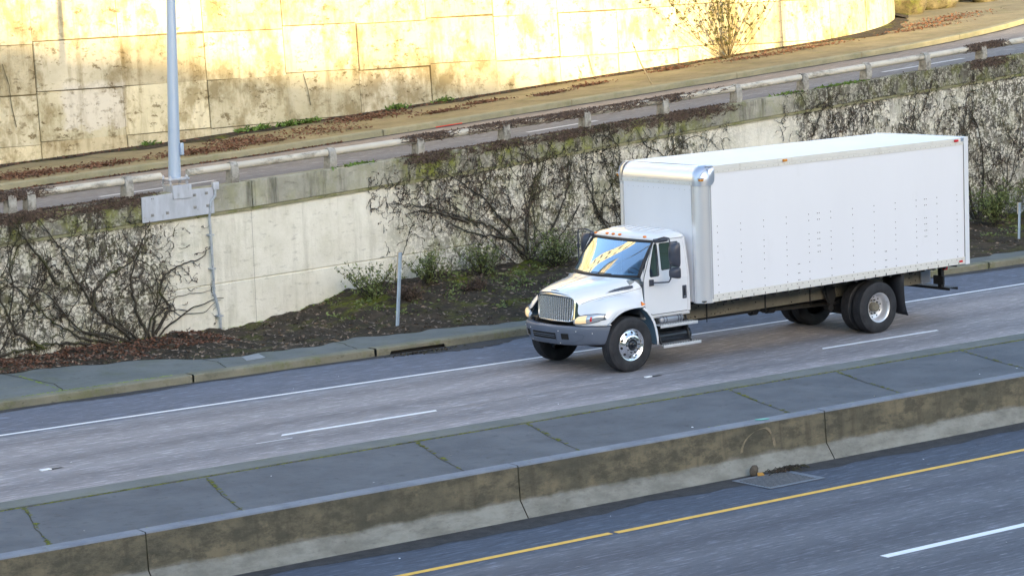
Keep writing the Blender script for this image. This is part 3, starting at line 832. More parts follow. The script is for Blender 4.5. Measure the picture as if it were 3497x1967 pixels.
pw = thing('panel_wall', (0, 19.9, 3.3), 'tall cream concrete panel wall lit by golden sun above the ramp', 'wall')
colsx = [-25.4, -23.1, -20.8, -18.5, -16.1, -13.7, -11.3, -8.95, -6.6, -4.25, -1.9, .4, 2.76, 5.06, 7.27, 9.5, 11.67, 13.82, 15.86, 18.0, 20.0, 22.0, 24.0, 26.0, 28.0, 29.8]
colsx = list(np.arange(-74.4, -26, 2.45)) + colsx
zrow = [1.3, 2.5, 3.70, 4.89, 6.08, 7.27, 8.46, 9.65, 10.84, 12.03]
m = MB(); tint = []
back = MB()
def wy(x, z): return ywall(x) + .06 * (z - 3.4)
for i in range(len(colsx) - 1):
    a, b_ = colsx[i], colsx[i + 1]
    joff = random.choice([0, 0, .05, -.05]) if i % 2 else 0
    for j in range(len(zrow) - 1):
        z0, z1 = zrow[j] + joff, zrow[j + 1] + joff
        if z1 < zr(a) - .1: continue
        prou = random.choice([0, 0, .02, .04, .06]); tc = random.uniform(.74, 1.08); tr = random.uniform(.94, 1.04)
        tl = random.uniform(-.012, .012)
        n = 3; o = len(m.f)
        ga = .009; gz = .011
        xs_ = np.linspace(a + ga, b_ - ga, n + 1)
        front = [[(x, wy(x, z) - prou, z + tl * (x - a)) for x in xs_] for z in (z0 + gz, z1 - gz)]
        m.grid(front)
        # edges
        top = [[p for p in front[1]], [(p[0], p[1] + .06 + prou, p[2]) for p in front[1]]]
        bot = [[(p[0], p[1] + .06 + prou, p[2]) for p in front[0]], [p for p in front[0]]]
        m.grid(top); m.grid(bot)
        m.grid([[front[0][0], (front[0][0][0], front[0][0][1] + .06, front[0][0][2])], [front[1][0], (front[1][0][0], front[1][0][1] + .06, front[1][0][2])]])
        m.grid([[(front[0][-1][0], front[0][-1][1] + .06, front[0][-1][2]), front[0][-1]], [(front[1][-1][0], front[1][-1][1] + .06, front[1][-1][2]), front[1][-1]]])
        tint += [(tc, tc * (tr if tr < 1 else 1), tc * tr * tr)] * (len(m.f) - o)
po = obj('panels', m, M_PANEL, pw, 0)
at = po.data.attributes.new('tint', 'FLOAT_COLOR', 'FACE')
at.data.foreach_set('color', np.array([(*t, 1) for t in tint], dtype=np.float32).ravel())
back.grid([[(x, wy(x, 0) + .035, 0), (x, wy(x, 12) + .035, 12)] for x in colsx])
back.grid([[(x, wy(x, 12) + .035, 12), (x, wy(x, 12) + .6, 12)] for x in colsx])
back.grid([[(29.8, wy(29.8, 0) + .02, 0), (29.8, wy(29.8, 12), 12)], [(32, 32, 0), (32, 32, 12)]])
obj('backing', back, M_JOINT, pw, 0)
# cracks in panels: thin dark wedges
m = MB()
for pts in ([(-2.75, 5.6), (-2.62, 5.1), (-2.6, 4.6), (-2.52, 4.1)], [(5.55, 4.9), (5.65, 4.5), (5.7, 4.1)], [(14.75, 5.0), (14.82, 4.7), (14.9, 4.35)]):
    m.grid([[(x - .012, wy(x, z) - .052, z), (x + .012, wy(x, z) - .052, z)] for x, z in pts])
obj('cracks', m, M_JOINT, pw, 0)

# ================================================================== VEGETATION
def tubes3(paths, n=3):
    """many thin tubes: paths = list of (pts Nx3, radii N)"""
    V = []; F = []; o = 0
    for P, rr in paths:
        P = np.asarray(P, float); k = len(P)
        if k < 2: continue
        d = np.gradient(P, axis=0); d /= (np.linalg.norm(d, axis=1, keepdims=True) + 1e-9)
        ref = np.array([0.13, -1.0, 0.21]); ref /= np.linalg.norm(ref)
        a = np.cross(d, ref); a /= (np.linalg.norm(a, axis=1, keepdims=True) + 1e-9)
        b = np.cross(d, a)
        rr = np.asarray(rr, float).reshape(-1, 1)
        for q in range(n):
            t = 2 * PI * q / n
            V.append(P + (a * math.cos(t) + b * math.sin(t)) * rr)
        for i in range(k - 1):
            for q in range(n):
                q2 = (q + 1) % n
                F.append((o + q * k + i, o + q2 * k + i, o + q2 * k + i + 1, o + q * k + i + 1))
        o += n * k
    m = MB(); m.v = [tuple(p) for p in np.concatenate(V)]; m.f = F; m.mi = [0] * len(F)
    return m

def leaf_mesh(C, size, flat=0.0, nrm=None, elong=1.6):
    """quads at centres C (Nx3) with random orientation"""
    C = np.asarray(C, float); N = len(C)
    u = rng.normal(size=(N, 3)); u[:, 2] *= (1 - flat)
    u /= np.linalg.norm(u, axis=1, keepdims=True)
    w = rng.normal(size=(N, 3))
    if flat > 0: w = np.where(rng.random((N, 1)) < flat, np.cross(u, np.array([0, 0, 1.0]) + .35 * rng.normal(size=(N, 3))), w)
    v = w - u * (w * u).sum(1, keepdims=True); v /= (np.linalg.norm(v, axis=1, keepdims=True) + 1e-9)
    s = rng.uniform(size[0], size[1], (N, 1))
    a = u * s * elong / 2; b = v * s / 2
    Q = np.stack([C - a, C + b * .9, C + a, C - b * .9], 1).reshape(-1, 3)
    m = MB(); m.v = [tuple(p) for p in Q]; m.f = [(4 * i, 4 * i + 1, 4 * i + 2, 4 * i + 3) for i in range(N)]; m.mi = [0] * N
    return m

def wander(p, ang, length, step, turn, y, r0, r1, grav=0.0, zmax=None):
    n = max(3, int(length / step)); P = [p]; x, z = p[0], p[2]
    yo = p[1]
    for i in range(n):
        ang += random.gauss(0, turn); ang += grav * math.cos(ang) * .3
        x += math.cos(ang) * step; z += math.sin(ang) * step
        yo = y(x, z) - .012 - abs(random.gauss(0, .012))
        if zmax is not None and z > zmax(x): break
        P.append((x, yo, z))
    k = len(P)
    return P, [lerp(r0, r1, i / max(1, k - 1)) for i in range(k)], ang

def yf_wall(x, z): return 9.925 if z > zl(x) - .08 else 9.985
def vine(name_label, base, spread, nmain, ntwig, region, parapet=True, seed=0, dens=None, thick=.035, extra=()):
    random.seed(seed)
    x0, x1 = region
    t = thing('climbing_vine', (base[0], 9.9, base[1]), name_label, 'vine', 'bare vines climbing the retaining wall')
    mains = []; twigs = []
    zm = lambda x: (ztop(x) + .02 if parapet else zl(x) - .05)
    starts = []
    for k in range(nmain):
        a = PI / 2 + spread * (k / (max(1, nmain - 1)) - .5) * 2 + random.gauss(0, .12)
        P, rr, _ = wander((base[0] + random.gauss(0, .12), 9.93, base[1] - .05), a, random.uniform(1.2, 4.2), .09, .13, lambda x, z: yf_wall(x, z) - .03, thick * random.uniform(.3, .75), .006, .06, zm)
        P = [p for p in P if x0 - .3 < p[0] < x1 + .3]; rr = rr[:len(P)]
        if len(P) < 3: continue
        mains.append((P, rr)); starts += P[3:]
        for _ in range(3):
            q = random.choice(P[len(P) // 4:]); s = random.choice([-1, 1])
            P2, r2, _ = wander(q, PI / 2 + s * random.uniform(.2, 1.2), random.uniform(.6, 2.2), .07, .2, yf_wall, .010, .004, .03, zm)
            P2 = [p for p in P2 if x0 - .4 < p[0] < x1 + .4]; r2 = r2[:len(P2)]
            if len(P2) > 2: mains.append((P2, r2)); starts += P2
    for pl in extra:
        Q = []
        for a_, b_ in zip(pl[:-1], pl[1:]):
            n_ = max(2, int(math.hypot(b_[0] - a_[0], b_[1] - a_[1]) / .08))
            for i in range(n_):
                q = i / n_; x = lerp(a_[0], b_[0], q) + random.gauss(0, .014); z = lerp(a_[1], b_[1], q) + random.gauss(0, .014)
                Q.append((x, yf_wall(x, z) - .045 + random.gauss(0, .006), z))
        mains.append((Q, [lerp(thick * .85, .007, i / len(Q)) for i in range(len(Q))])); starts += Q * 2
    # fine twigs fill the region with clumped density
    cl = [(random.uniform(x0, x1), random.uniform(.05, 1.0), random.uniform(.25, 1.0)) for _ in range(int((x1 - x0) * 3.2))]
    for k in range(ntwig):
        if random.random() < .32 and starts:
            q = random.choice(starts)
        else:
            cx, fz, cr = random.choice(cl)
            xx = min(max(cx + random.gauss(0, cr), x0), x1)
            zb_ = np.interp(xx, _bx, _bh) + .1; zz = zb_ + (zm(xx) - zb_) * min(1, max(0, fz + random.gauss(0, .16)))
            q = (xx, yf_wall(xx, zz) - .015, zz)
        if dens is not None and random.random() > dens(q[0], q[2]): continue
        P, rr, _ = wander(q, random.choice([PI / 2, -PI / 2, PI / 2, 0, PI]) + random.gauss(0, .5), random.uniform(.10, .40), .04, .5, yf_wall, random.uniform(.004, .010), .003, 0, zm)
        twigs.append((P, rr))
    obj('stems', tubes3(mains, 5), M_VINE, t, 80)
    obj('twigs', tubes3(twigs, 3), M_TWIG, t, 0)
    C = []
    for P, rr in twigs:
        for _ in range(3):
            p = random.choice(P); C.append((p[0] + random.gauss(0, .02), p[1] - abs(random.gauss(0, .015)), p[2] + random.gauss(0, .02)))
    obj('withered_leaves', leaf_mesh(C, (.012, .038)), M_DRY if seed % 2 else M_TWIG, t, 0)
    return t

STEMS = {
 'left': [[(-4.53, .05), (-5.35, .2), (-6.22, .43), (-6.9, .91), (-7.38, 1.44), (-7.87, 1.88)], [(-4.57, .06), (-5.06, .29), (-5.75, .86), (-6.24, 1.63), (-6.55, 2.3), (-6.95, 2.82), (-7.1, 3.0)],
          [(-4.57, .11), (-4.49, .64), (-4.2, .81), (-3.94, .89)], [(-5.35, .1), (-6.23, .33), (-7.02, .38), (-7.7, .6)], [(-4.5, .3), (-4.11, .84), (-4.37, 1.16), (-4.21, 1.51), (-3.83, 1.67), (-3.4, 1.72), (-3.05, 1.97)],
          [(-5.88, .95), (-5.81, 1.35), (-5.48, 1.64), (-4.88, 1.86), (-4.67, 2.29)], [(-4.6, .2), (-4.9, .8), (-5.0, 1.5), (-4.7, 2.2), (-4.5, 2.6)]],
 'edge': [[(-6.6, 1.51), (-6.91, 2.02), (-7.31, 2.53), (-7.62, 2.95)], [(-7.0, .3), (-7.6, .7), (-7.9, 1.4), (-8.0, 2.2)], [(-8.3, .2), (-7.5, .35), (-6.9, .3)]],
 'right': [[(5.08, .93), (4.12, 1.73), (3.26, 2.03), (2.42, 2.32), (1.59, 2.47)], [(5.08, .93), (4.66, 1.59), (3.93, 2.37), (3.19, 2.87), (2.57, 3.18)], [(5.08, .93), (5.06, 1.74), (5.32, 2.61), (5.81, 3.29)],
           [(3.47, 1.88), (2.84, 2.11), (2.21, 2.26), (1.68, 2.17)], [(5.08, .93), (5.9, 1.66), (6.28, 2.44), (6.42, 3.07)], [(4.77, 1.41), (3.67, 1.6), (2.83, 1.94)]]}
def dl(x, z):
    e = 1.0
    if x > -4.0: e *= .35 if z > 1.4 else .25
    if x > -3.45 and z < 2.2: e *= .15
    return e
vine('dense bare vine with thick dark stems fanning from the wall foot below the light pole', (-4.85, .12), 1.25, 5, 800, (-7.2, -3.1), True, 3, dl, .045, STEMS['left'])
vine('bare vine sprawling over the wall at the far left edge behind the leaf litter', (-8.4, .12), 1.2, 6, 850, (-11.5, -6.6), True, 4, None, .045, STEMS['edge'])
def dm(x, z):
    e = min(1, max(.08, (x - .6) / 2.2 + (z - 1.6) * .25))
    return e if z < zl(x) else (.9 if x > 1.6 else .2)
vine('spreading bare vine with arching dark branches right of the clean wall bay', (4.9, .75), 1.35, 5, 1450, (.9, 6.3), True, 5, dm, .035, STEMS['right'])
def dt(x, z): return 1.0 if x < 9.8 else (.9 if z > zl(x) else .35)
vine('thick mossy vine mat over the wall just behind the truck cab roof', (8.2, .85), 1.2, 6, 1350, (5.9, 11.0), True, 6, dt, .04)
def dr(x, z): return .95 if z < zl(x) else .35
vine('brown vine tangle showing above the front half of the box roof', (14.6, .7), 1.2, 5, 1150, (12.9, 17.2), True, 7, dr, .035)
vine('tall dark vine covering the wall beyond the back of the box', (19.6, .6), 1.2, 7, 1700, (17.0, 24.5), True, 9, lambda x, z: 1 if z < zl(x) else .45, .05)

# dry creeper lying over the parapet edge and rail
def creeper(label, xa, xb, n, rail):
    t = thing('dry_creeper', ((xa + xb) / 2, 10.0, ztop((xa + xb) / 2)), label, 'vine', 'dry creepers along the ramp wall edge')
    paths = []
    clump = [(random.uniform(xa, xb), random.uniform(.1, .35)) for _ in range(int((xb - xa) * 2.2) + 2)]
    for k in range(n):
        if random.random() < .75:
            c_, w_ = random.choice(clump); x = min(max(random.gauss(c_, w_), xa), xb)
        else: x = random.uniform(xa, xb)
        P = []; ang = random.choice([0, PI]) + random.gauss(0, .5)
        mode = random.random() < rail
        if mode:   # wrapped round the tube
            th = random.uniform(-.6, 1.9); dt_ = random.gauss(0, .12)
            for i in range(random.randint(4, 8)):
                rr_ = .086 + abs(random.gauss(0, .012)); P.append((x, 10.06 - rr_ * math.sin(th), railz(x) + rr_ * math.cos(th)))
                x += math.cos(ang) * .05; th += dt_ + random.gauss(0, .12)
        else:      # lying on the wall edge or hanging over it
            h = random.uniform(0, .16) if random.random() < .55 else -1
            for i in range(random.randint(4, 8)):
                if h >= 0: P.append((x, 9.925 - abs(random.gauss(0, .012)), ztop(x) - h)); h = max(0, h + random.gauss(0, .03))
                else: P.append((x, random.uniform(9.94, 10.06), ztop(x) + .008 + abs(random.gauss(0, .014))))
                x += math.cos(ang) * .05
        paths.append((P, [random.uniform(.003, .007)] * len(P)))
    obj('stems', tubes3(paths, 3), M_DRY, t, 0)
    C = []
    for P, _ in paths:
        for _ in range(2):
            p = random.choice(P); C.append((p[0], p[1], p[2] + .01))
    obj('leaves', leaf_mesh(C, (.018, .045)), M_DRY, t, 0)
random.seed(21)
creeper('dry brown creeper lying along the wall edge left of the light pole', -10, -4.5, 900, .0)
creeper('brown creeper tangled over rail and wall edge right of the bright rail stretch', 2.0, 5.2, 950, .5)
creeper('brown creeper smothering the middle rail bays above the truck cab', 5.2, 9.6, 1300, .5)
creeper('thin dry creeper hanging on the rail above the front of the box', 9.6, 11.3, 320, .12)
creeper('dark creeper bunch wrapped round the rail post nearest the top right corner', 19.6, 20.7, 700, .6)
creeper('dark creeper bunch wrapped round the paired rail posts at the left edge', -7.8, -6.8, 500, .7)

def shrub(label, cx, cy, cz, h, w, nst, leaf, lsize, seed, name='shrub', cat='shrub', group=None, bark=M_TWIG, up=.9, nleaf=14, rad=.008, elong=2.0):
    random.seed(seed)
    t = thing(name, (cx, cy, cz), label, cat, group)
    paths = []; C = []
    for k in range(nst):
        a = random.uniform(0, 2 * PI); sp = random.random() ** .7 * w
        L_ = h * random.uniform(.5, 1); P = []; n = 9
        bend = random.uniform(.6, 1.6)
        for i in range(n + 1):
            q = i / n
            P.append((cx + math.cos(a) * sp * q ** bend + random.gauss(0, .012) * q, cy + math.sin(a) * sp * .55 * q ** bend + random.gauss(0, .012) * q, cz - .03 + L_ * q * up * (1 - .15 * q * sp / w)))
        paths.append((P, [lerp(rad, rad * .3, i / n) for i in range(n + 1)]))
        for _ in range(3):
            i = random.randint(3, n - 1); p = P[i]; ln = random.uniform(.08, .35) * h / 1.2; b = random.uniform(0, 2 * PI)
            Q = [(p[0] + math.cos(b) * ln * q * .7 + random.gauss(0, .01), p[1] + math.sin(b) * ln * q * .5, p[2] + ln * q * .8) for q in (0, .33, .66, 1)]
            paths.append((Q, [rad * .5, rad * .4, rad * .3, rad * .25]))
            for _ in range(nleaf // 3):
                q = random.choice(Q[1:]); C.append((q[0] + random.gauss(0, .025), q[1] + random.gauss(0, .025), q[2] + random.gauss(0, .025)))
        for _ in range(nleaf):
            p = P[random.randint(2, n)]; C.append((p[0] + random.gauss(0, .02), p[1] + random.gauss(0, .02), p[2] + random.gauss(0, .02)))
    obj('branches', tubes3(paths, 4), bark, t, 60)
    obj('foliage', leaf_mesh(C, lsize, elong=elong), leaf, t, 0)
    return t
SG = 'thin green shrubs at the foot of the retaining wall'
shrub('leafy green shrub with arching shoots just left of the marker post', .35, 9.2, .55, 1.0, .95, 34, M_GREEN, (.02, .05), 31, group=SG)
shrub('green shrub growing directly behind the marker post', 1.9, 9.3, .70, .95, .8, 40, M_GREEN, (.02, .045), 32, group=SG)
shrub('olive shrub between the marker post and the truck grille', 3.4, 9.4, .75, .95, .8, 44, M_GREEN, (.018, .04), 33, group=SG)
shrub('tallest olive shrub, against the wall close behind the far mirror', 5.4, 9.3, .75, 1.05, .95, 60, M_GREEN, (.018, .04), 34, group=SG)
shrub('green shrub on the bank just beyond the rear door corner', 19.0, 8.8, .5, 1.3, 1.1, 70, M_GREEN, (.025, .05), 35, group=SG)
shrub('broad dark green shrub at the right edge above the kerb', 20.9, 8.9, .5, 1.25, 1.3, 90, M_GREEN, (.025, .05), 36, group=SG)
shrub('straw coloured dead weed low on the bank beneath the marker post shrubs', .9, 8.6, .50, .55, .5, 60, M_DRY, (.015, .03), 37, name='weed', cat='weed')
shrub('straw coloured weed tuft on the dark bank left of the truck bumper', 2.6, 8.5, .5, .5, .5, 60, M_DRY, (.015, .03), 38, name='weed', cat='weed')
C = []
for k in range(60):
    cx = random.uniform(-.8, 7) if random.random() < .75 else random.uniform(15, 23); t_ = random.uniform(.25, .95)
    for q in range(random.randint(20, 60)):
        p = bank(cx + random.gauss(0, .12), min(1, max(.05, t_ + random.gauss(0, .03)))); C.append((p[0], p[1], p[2] + abs(random.gauss(0, .035))))
struct('ground_cover', leaf_mesh(C, (.015, .05), .3, elong=2.2), M_GREEN, 0, kind='stuff')
# sunlit bush by the tall wall
shrub('thin golden green bush fanning up against the sunlit cream panel wall', 19.55, 19.45, zr(19.55) + .16, 3.9, 3.2, 40, M_GREEN2, (.025, .065), 40, name='bush', cat='bush', bark=M_BARK, up=1.0, nleaf=44, rad=.009, elong=1.5)

# ---- litter (stuff)
def scatter(n, fx, fy, fz, size, flat=.8, **k):
    C = []
    while len(C) < n:
        x = fx(); y = fy(x)
        if y is None: continue
        C.append((x, y, fz(x, y)))
    return leaf_mesh(C, size, flat, **k)
random.seed(50)
def litter_y(x):
    if x < 1.6: return random.gauss(16.85 - .02 * x, .30 + .10 * math.sin(x * 1.3))
    if x < 5.5: return random.choice([random.gauss(17.9, .35), random.gauss(16.9, .25)])
    return random.gauss(18.8, .3)
C = []
for k in range(13000):
    x = random.uniform(-11, 3.2) if random.random() < .8 else random.uniform(3.2, 8)
    y = litter_y(x)
    if not ykerb(x) + .1 < y < ywall(x) - .05: continue
    if random.random() > .55 + .45 * math.sin(x * 2.1) * math.sin(x * .9 + 2): continue
    C.append((x, y, zr(x) + .165 + abs(random.gauss(0, .03))))
for cx, cy, sp in ((8.2, 17.6, .4), (10.0, 18.2, .4), (11.9, 17.8, .35), (13.6, 18.3, .3), (16.9, 18.9, .4), (19.8, 18.6, .7), (22.2, 18.9, .7), (26.8, 19.2, .8), (28.5, 20.2, .8), (30, 21, 1.0)):
    for k in range(330):
        x = cx + random.gauss(0, sp); C.append((x, cy + random.gauss(0, sp * .28), zr(x) + .165 + abs(random.gauss(0, .025))))
for k in range(1500):
    x = random.uniform(-8, 24); C.append((x, ywall(x) - abs(random.gauss(0, .18)) - .03, zr(x) + .19))
for k in range(700):
    x = random.uniform(-9, 4); C.append((x, ykerb(x) - .08 + random.gauss(0, .03), zr(x) + .02))
struct('dead_leaves', leaf_mesh(C, (.03, .075), .72, elong=1.6), M_LEAF, 0, kind='stuff')
C = []
for k in range(5200):
    x = random.uniform(-10.5, 7) if random.random() < .8 else random.uniform(15, 24)
    t = random.random(); p = bank(x, t); C.append((p[0], p[1], p[2] + .01))
struct('bank_litter', leaf_mesh(C, (.012, .06), .75, elong=2.4), M_LITTER, 0, kind='stuff')
C = []
for k in range(3600):
    x = random.uniform(-10.5, -3.4); t = random.random() ** .6 if x < -5.5 else random.uniform(.5, 1.0); p = bank(x, t); C.append((p[0], p[1], p[2] + .015))
struct('fallen_leaves', leaf_mesh(C, (.03, .07), .6, elong=1.4), mat('fallen_leaf', (.11, .052, .032), .9, var=.7, vscale=9), 0, kind='stuff')
C = []
for cx, n in ((3.6, 60), (4.1, 140), (4.9, 200), (5.5, 90), (8.2, 150), (9.7, 80), (.9, 40)):
    for k in range(n):
        x = cx + random.gauss(0, .14); C.append((x, ywall(x) - .15 - abs(random.gauss(0, .08)), zr(x) + .2 + abs(random.gauss(0, .04))))
for cx in (15.2, 14.6, 13.2, -.6 + 1.2):
    for k in range(80):
        x = cx + random.gauss(0, .25); C.append((x, 10.0 + random.gauss(0, .03), ztop(x) + .01))
struct('grass', leaf_mesh(C, (.03, .08), .2, elong=2.5), M_GRASS, 0, kind='stuff')

# ---- rocks, stake
def rock(label, c, s, seed):
    r_ = np.random.default_rng(seed); bm = bmesh.new(); bmesh.ops.create_icosphere(bm, subdivisions=3, radius=1)
    pl = [(Vector(r_.normal(size=3)).normalized(), r_.uniform(.55, .9)) for _ in range(9)]
    for v in bm.verts:
        for nrm, d in pl:
            q = v.co.dot(nrm)
            if q > d: v.co -= nrm * (q - d) * .85
        v.co = Vector((v.co.x * s[0], v.co.y * s[1], v.co.z * s[2])) + Vector(c)
    m = MB(); bm.verts.index_update(); m.add([v.co[:] for v in bm.verts], [[v.index for v in f.verts] for f in bm.faces]); bm.free()
    t = thing('boulder', (c[0], c[1], c[2] - s[2]), label, 'rock', 'boulders beyond the end of the panel wall')
    obj('stone', m, M_ROCK, t, 50)
zz = zr(31) + .2
RK = [('dark mossy boulder closest to the end of the panel wall', (31.0, 23.9, zz + .35), (.75, .7, .62)),
      ('olive brown boulder second from the wall end, low and wide', (32.9, 24.5, zz + .42), (.9, .8, .55)),
      ('tall pale boulder third from the wall end', (35.0, 25.6, zz + .85), (.9, .8, 1.0)),
      ('broad pale boulder fourth from the wall end', (37.4, 26.6, zz + .95), (1.2, 1.0, .95)),
      ('rightmost big pale boulder in the top corner', (40.4, 28.2, zz + 1.2), (1.6, 1.2, 1.1)),
      ('upper boulder resting behind the dark mossy one', (32.1, 25.4, zz + 1.35), (1.1, .9, .8)),
      ('upper pale boulder stacked above the second and third', (34.7, 27.2, zz + 2.0), (1.4, 1.0, .9)),
      ('low flat boulder at the verge in front of the tall pale one', (35.3, 24.4, zz + .25), (.9, .5, .3))]
for k, (l, c, s) in enumerate(RK): rock(l, c, s, 60 + k)
rows = []
for x in np.linspace(29.6, 60, 30):
    rows.append([(x, ywall(min(x, 31)) - .5 + max(0, x - 31) * .55, zr(x) + .18), (x, ywall(min(x, 31)) + 1.5 + max(0, x - 31) * .6, zr(x) + .5), (x, 36, zr(x) + 3.8), (x, 60, 14)])
struct('slope', MB().grid(rows), M_SOIL, 60)
st = thing('stake', (14.1, 16.3, zr(14.1) + .15), 'thin leaning wooden stake on the upper pavement in front of the sunlit wall', 'stake')
obj('pole', MB().tube([(14.1, 16.3, zr(14.1) + .12), (13.78, 16.35, zr(14.1) + .7), (13.55, 16.4, zr(14.1) + 1.28)], [.022, .02, .018], 8), M_WOOD, st, 60)
obj('top_tie', MB().cyl((13.60, 16.385, zr(14.1) + 1.13), (13.585, 16.39, zr(14.1) + 1.17), .024, n=8), M_TWIG, st, 60)

# ---- marker posts on the far pavement
def marker(label, x, y, z0, h, lean):
    t = thing('marker_post', (x, y, z0), label, 'post', 'metal marker posts beside the far pavement')
    m = MB(); w = .045
    prof = [(-w, 0), (-w * .5, -.02), (-w * .4, -.005), (w * .4, -.005), (w * .5, -.02), (w, 0), (w * .4, .012), (-w * .4, .012)]
    m.grid([[(x + a, y + b_, z0 - .1) for a, b_ in prof], [(x + lean + a, y + b_, z0 + h) for a, b_ in prof]], True)
    obj('post', m, M_SPOST, t, 30)
    m = MB().poly([(x + lean * .72 - .065, y + .016, z0 + h * .72), (x + lean * .72 + .065, y + .016, z0 + h * .72), (x + lean + .065, y + .016, z0 + h * 1.01), (x + lean - .065, y + .016, z0 + h * 1.01)], off=(0, .004, 0))
    obj('sign_plate', m, M_SIGN, t, 0)
    obj('reflector', MB().box(x + lean * .74 + .02, x + lean * .74 + .055, y - .006, y + .014, z0 + h * .735, z0 + h * .775), M_WHITE, t, 0)
marker('leaning grey metal post with a tan plate on the dark soil bank', -.30, 7.34, .22, 1.52, .16)
marker('grey metal post at the right edge of the photo beyond the truck', 18.3, 7.38, .20, .98, .05)

# ---- utility cover, drain grate, debris, lane studs
uc = thing('utility_cover', (-4.3, 6.45, .15), 'small pale rectangular utility cover set in the far pavement', 'cover')
obj('lid', MB().poly([(-4.62, 6.14, .153), (-4.16, 6.2, .153), (-3.98, 6.76, .153), (-4.42, 6.68, .153)], off=(0, 0, .006)), mat('cover', (.26, .28, .30), .7, var=.2, vscale=8), uc, 0)
dg = thing('storm_drain', (-2.7, -6.9, -.67), 'slotted storm drain grate in a pale frame beside the yellow line', 'drain')
fx0, fx1, fy0, fy1, fz = -3.28, -2.1, -7.32, -6.42, -.662
m = MB().box(fx0, fx1, fy0, fy0 + .07, fz, fz + .008).box(fx0, fx1, fy1 - .05, fy1, fz, fz + .008).box(fx0, fx0 + .05, fy0 + .07, fy1 - .05, fz, fz + .008).box(fx1 - .12, fx1, fy0 + .07, fy1 - .05, fz, fz + .008)
obj('frame', m, M_FRAMEC, dg, 0)
obj('pit', MB().box(fx0 + .05, fx1 - .12, fy0 + .07, fy1 - .05, fz - .003, fz + .0015), M_BLACKHOLE, dg, 0)
m = MB()
for k in range(11):
    y = lerp(fy0 + .11, fy1 - .09, k / 10); m.box(fx0 + .05, fx1 - .12, y - .007, y + .007, fz + .001, fz + .010)
obj('grate', m, M_FRAMEC, dg, 0)
db = thing('rag_bundle', (-2.75, -6.38, -.66), 'crumpled dark brown rag against the wall foot by the drain grate', 'litter')
m = MB(); r_ = np.random.default_rng(3); bm = bmesh.new(); bmesh.ops.create_icosphere(bm, subdivisions=2, radius=1)
for v in bm.verts: v.co = v.co * r_.uniform(.75, 1.15)
bm.verts.index_update(); m.add([(v.co.x * .075 + v.co.z * .03 - 2.78, v.co.y * .07 - 6.38, v.co.z * .10 - .58) for v in bm.verts], [[v.index for v in f.verts] for f in bm.faces]); bm.free()
obj('cloth', m, M_BOTTLE, db, 60)
obj('orange_scrap', MB().poly([(-2.78, -6.47, -.648), (-2.66, -6.50, -.648), (-2.65, -6.45, -.62), (-2.74, -6.42, -.61)], off=(0, 0, .01)), M_ORANGE, db, 0)
tp = thing('twig_pile', (-2.0, -6.45, -.66), 'small pile of dark twigs and leaves on the right end of the drain grate', 'litter')
random.seed(8); paths = []
for k in range(60):
    x, y = -2.2 + random.gauss(0, .16), -6.42 - abs(random.gauss(0, .07)); a = random.uniform(-.7, .7) + (PI if random.random() < .5 else 0)
    paths.append(([(x, y, -.64 + random.uniform(0, .06)), (x + .09 * math.cos(a), y + .05 * math.sin(a), -.63 + random.uniform(0, .07)), (x + .18 * math.cos(a), y + .09 * math.sin(a), -.645)], [.008, .007, .004]))
obj('twigs', tubes3(paths, 4), M_VINE, tp, 60)
obj('leaves', leaf_mesh([(-2.2 + random.gauss(0, .15), -6.45 + random.gauss(0, .04), -.63) for _ in range(60)], (.03, .06)), M_DRY, tp, 0)
def stud(label, x, y, c, s=1.0):
    t = thing('lane_stud', (x, y, 0), label, 'road stud', 'small white studs on the near lane')
    obj('ceramic_dome', MB().rbox(x - .09 * s, x + .09 * s, y - .05 * s, y + .05 * s, .001, .022, .01), c, t)
    obj('tar_patch', MB().poly([(x - .1, y + .07, .005), (x + .3, y + .05, .005), (x + .32, y - .03, .005), (x + .02, y - .06, .005)]), M_GUTTER, t, 0)
stud('white road stud at the left edge of the near lane', -12.2, -.36, M_WHITE)
stud('white road stud on the asphalt below the truck front wheel', -.20, -.64, M_WHITE, .8)
tl = thing('plastic_scrap', (-2.2, -5.9, .115), 'small teal plastic scrap on the median cap', 'litter')
obj('scrap', MB().poly([(-2.27, -5.86, .118), (-2.08, -5.90, .118), (-2.05, -5.97, .118), (-2.22, -5.95, .118)], off=(0, 0, .01)), M_TEAL, tl, 0)
lb = thing('leaf_clump', (-13.9, 5.3, 0), 'dark clump of wet leaves in the far gutter', 'litter')
obj('leaves', leaf_mesh([(-1.1 + random.gauss(0, .45), 5.15 + random.gauss(0, .08), .02) for _ in range(260)], (.02, .05), .7), M_VINE, lb, 0)
lb.location = (-1.1, 5.15, 0)
for o in lb.children:
    me = o.data
    for v in me.vertices: v.co.x += -13.9 + 1.1; v.co.y += 5.3 - 5.15
random.seed(77)
C = [(random.uniform(-16, 8), random.uniform(-2.5, 5), .012) for _ in range(22)] + [(random.uniform(-12, 4), random.uniform(-14, -7), -.655) for _ in range(14)] + [(random.uniform(-16, 6), random.uniform(-5.7, -3.4), .11) for _ in range(12)]
struct('road_grit', leaf_mesh(C, (.015, .035), .95, elong=1.8), M_WHITE, 0, kind='stuff')

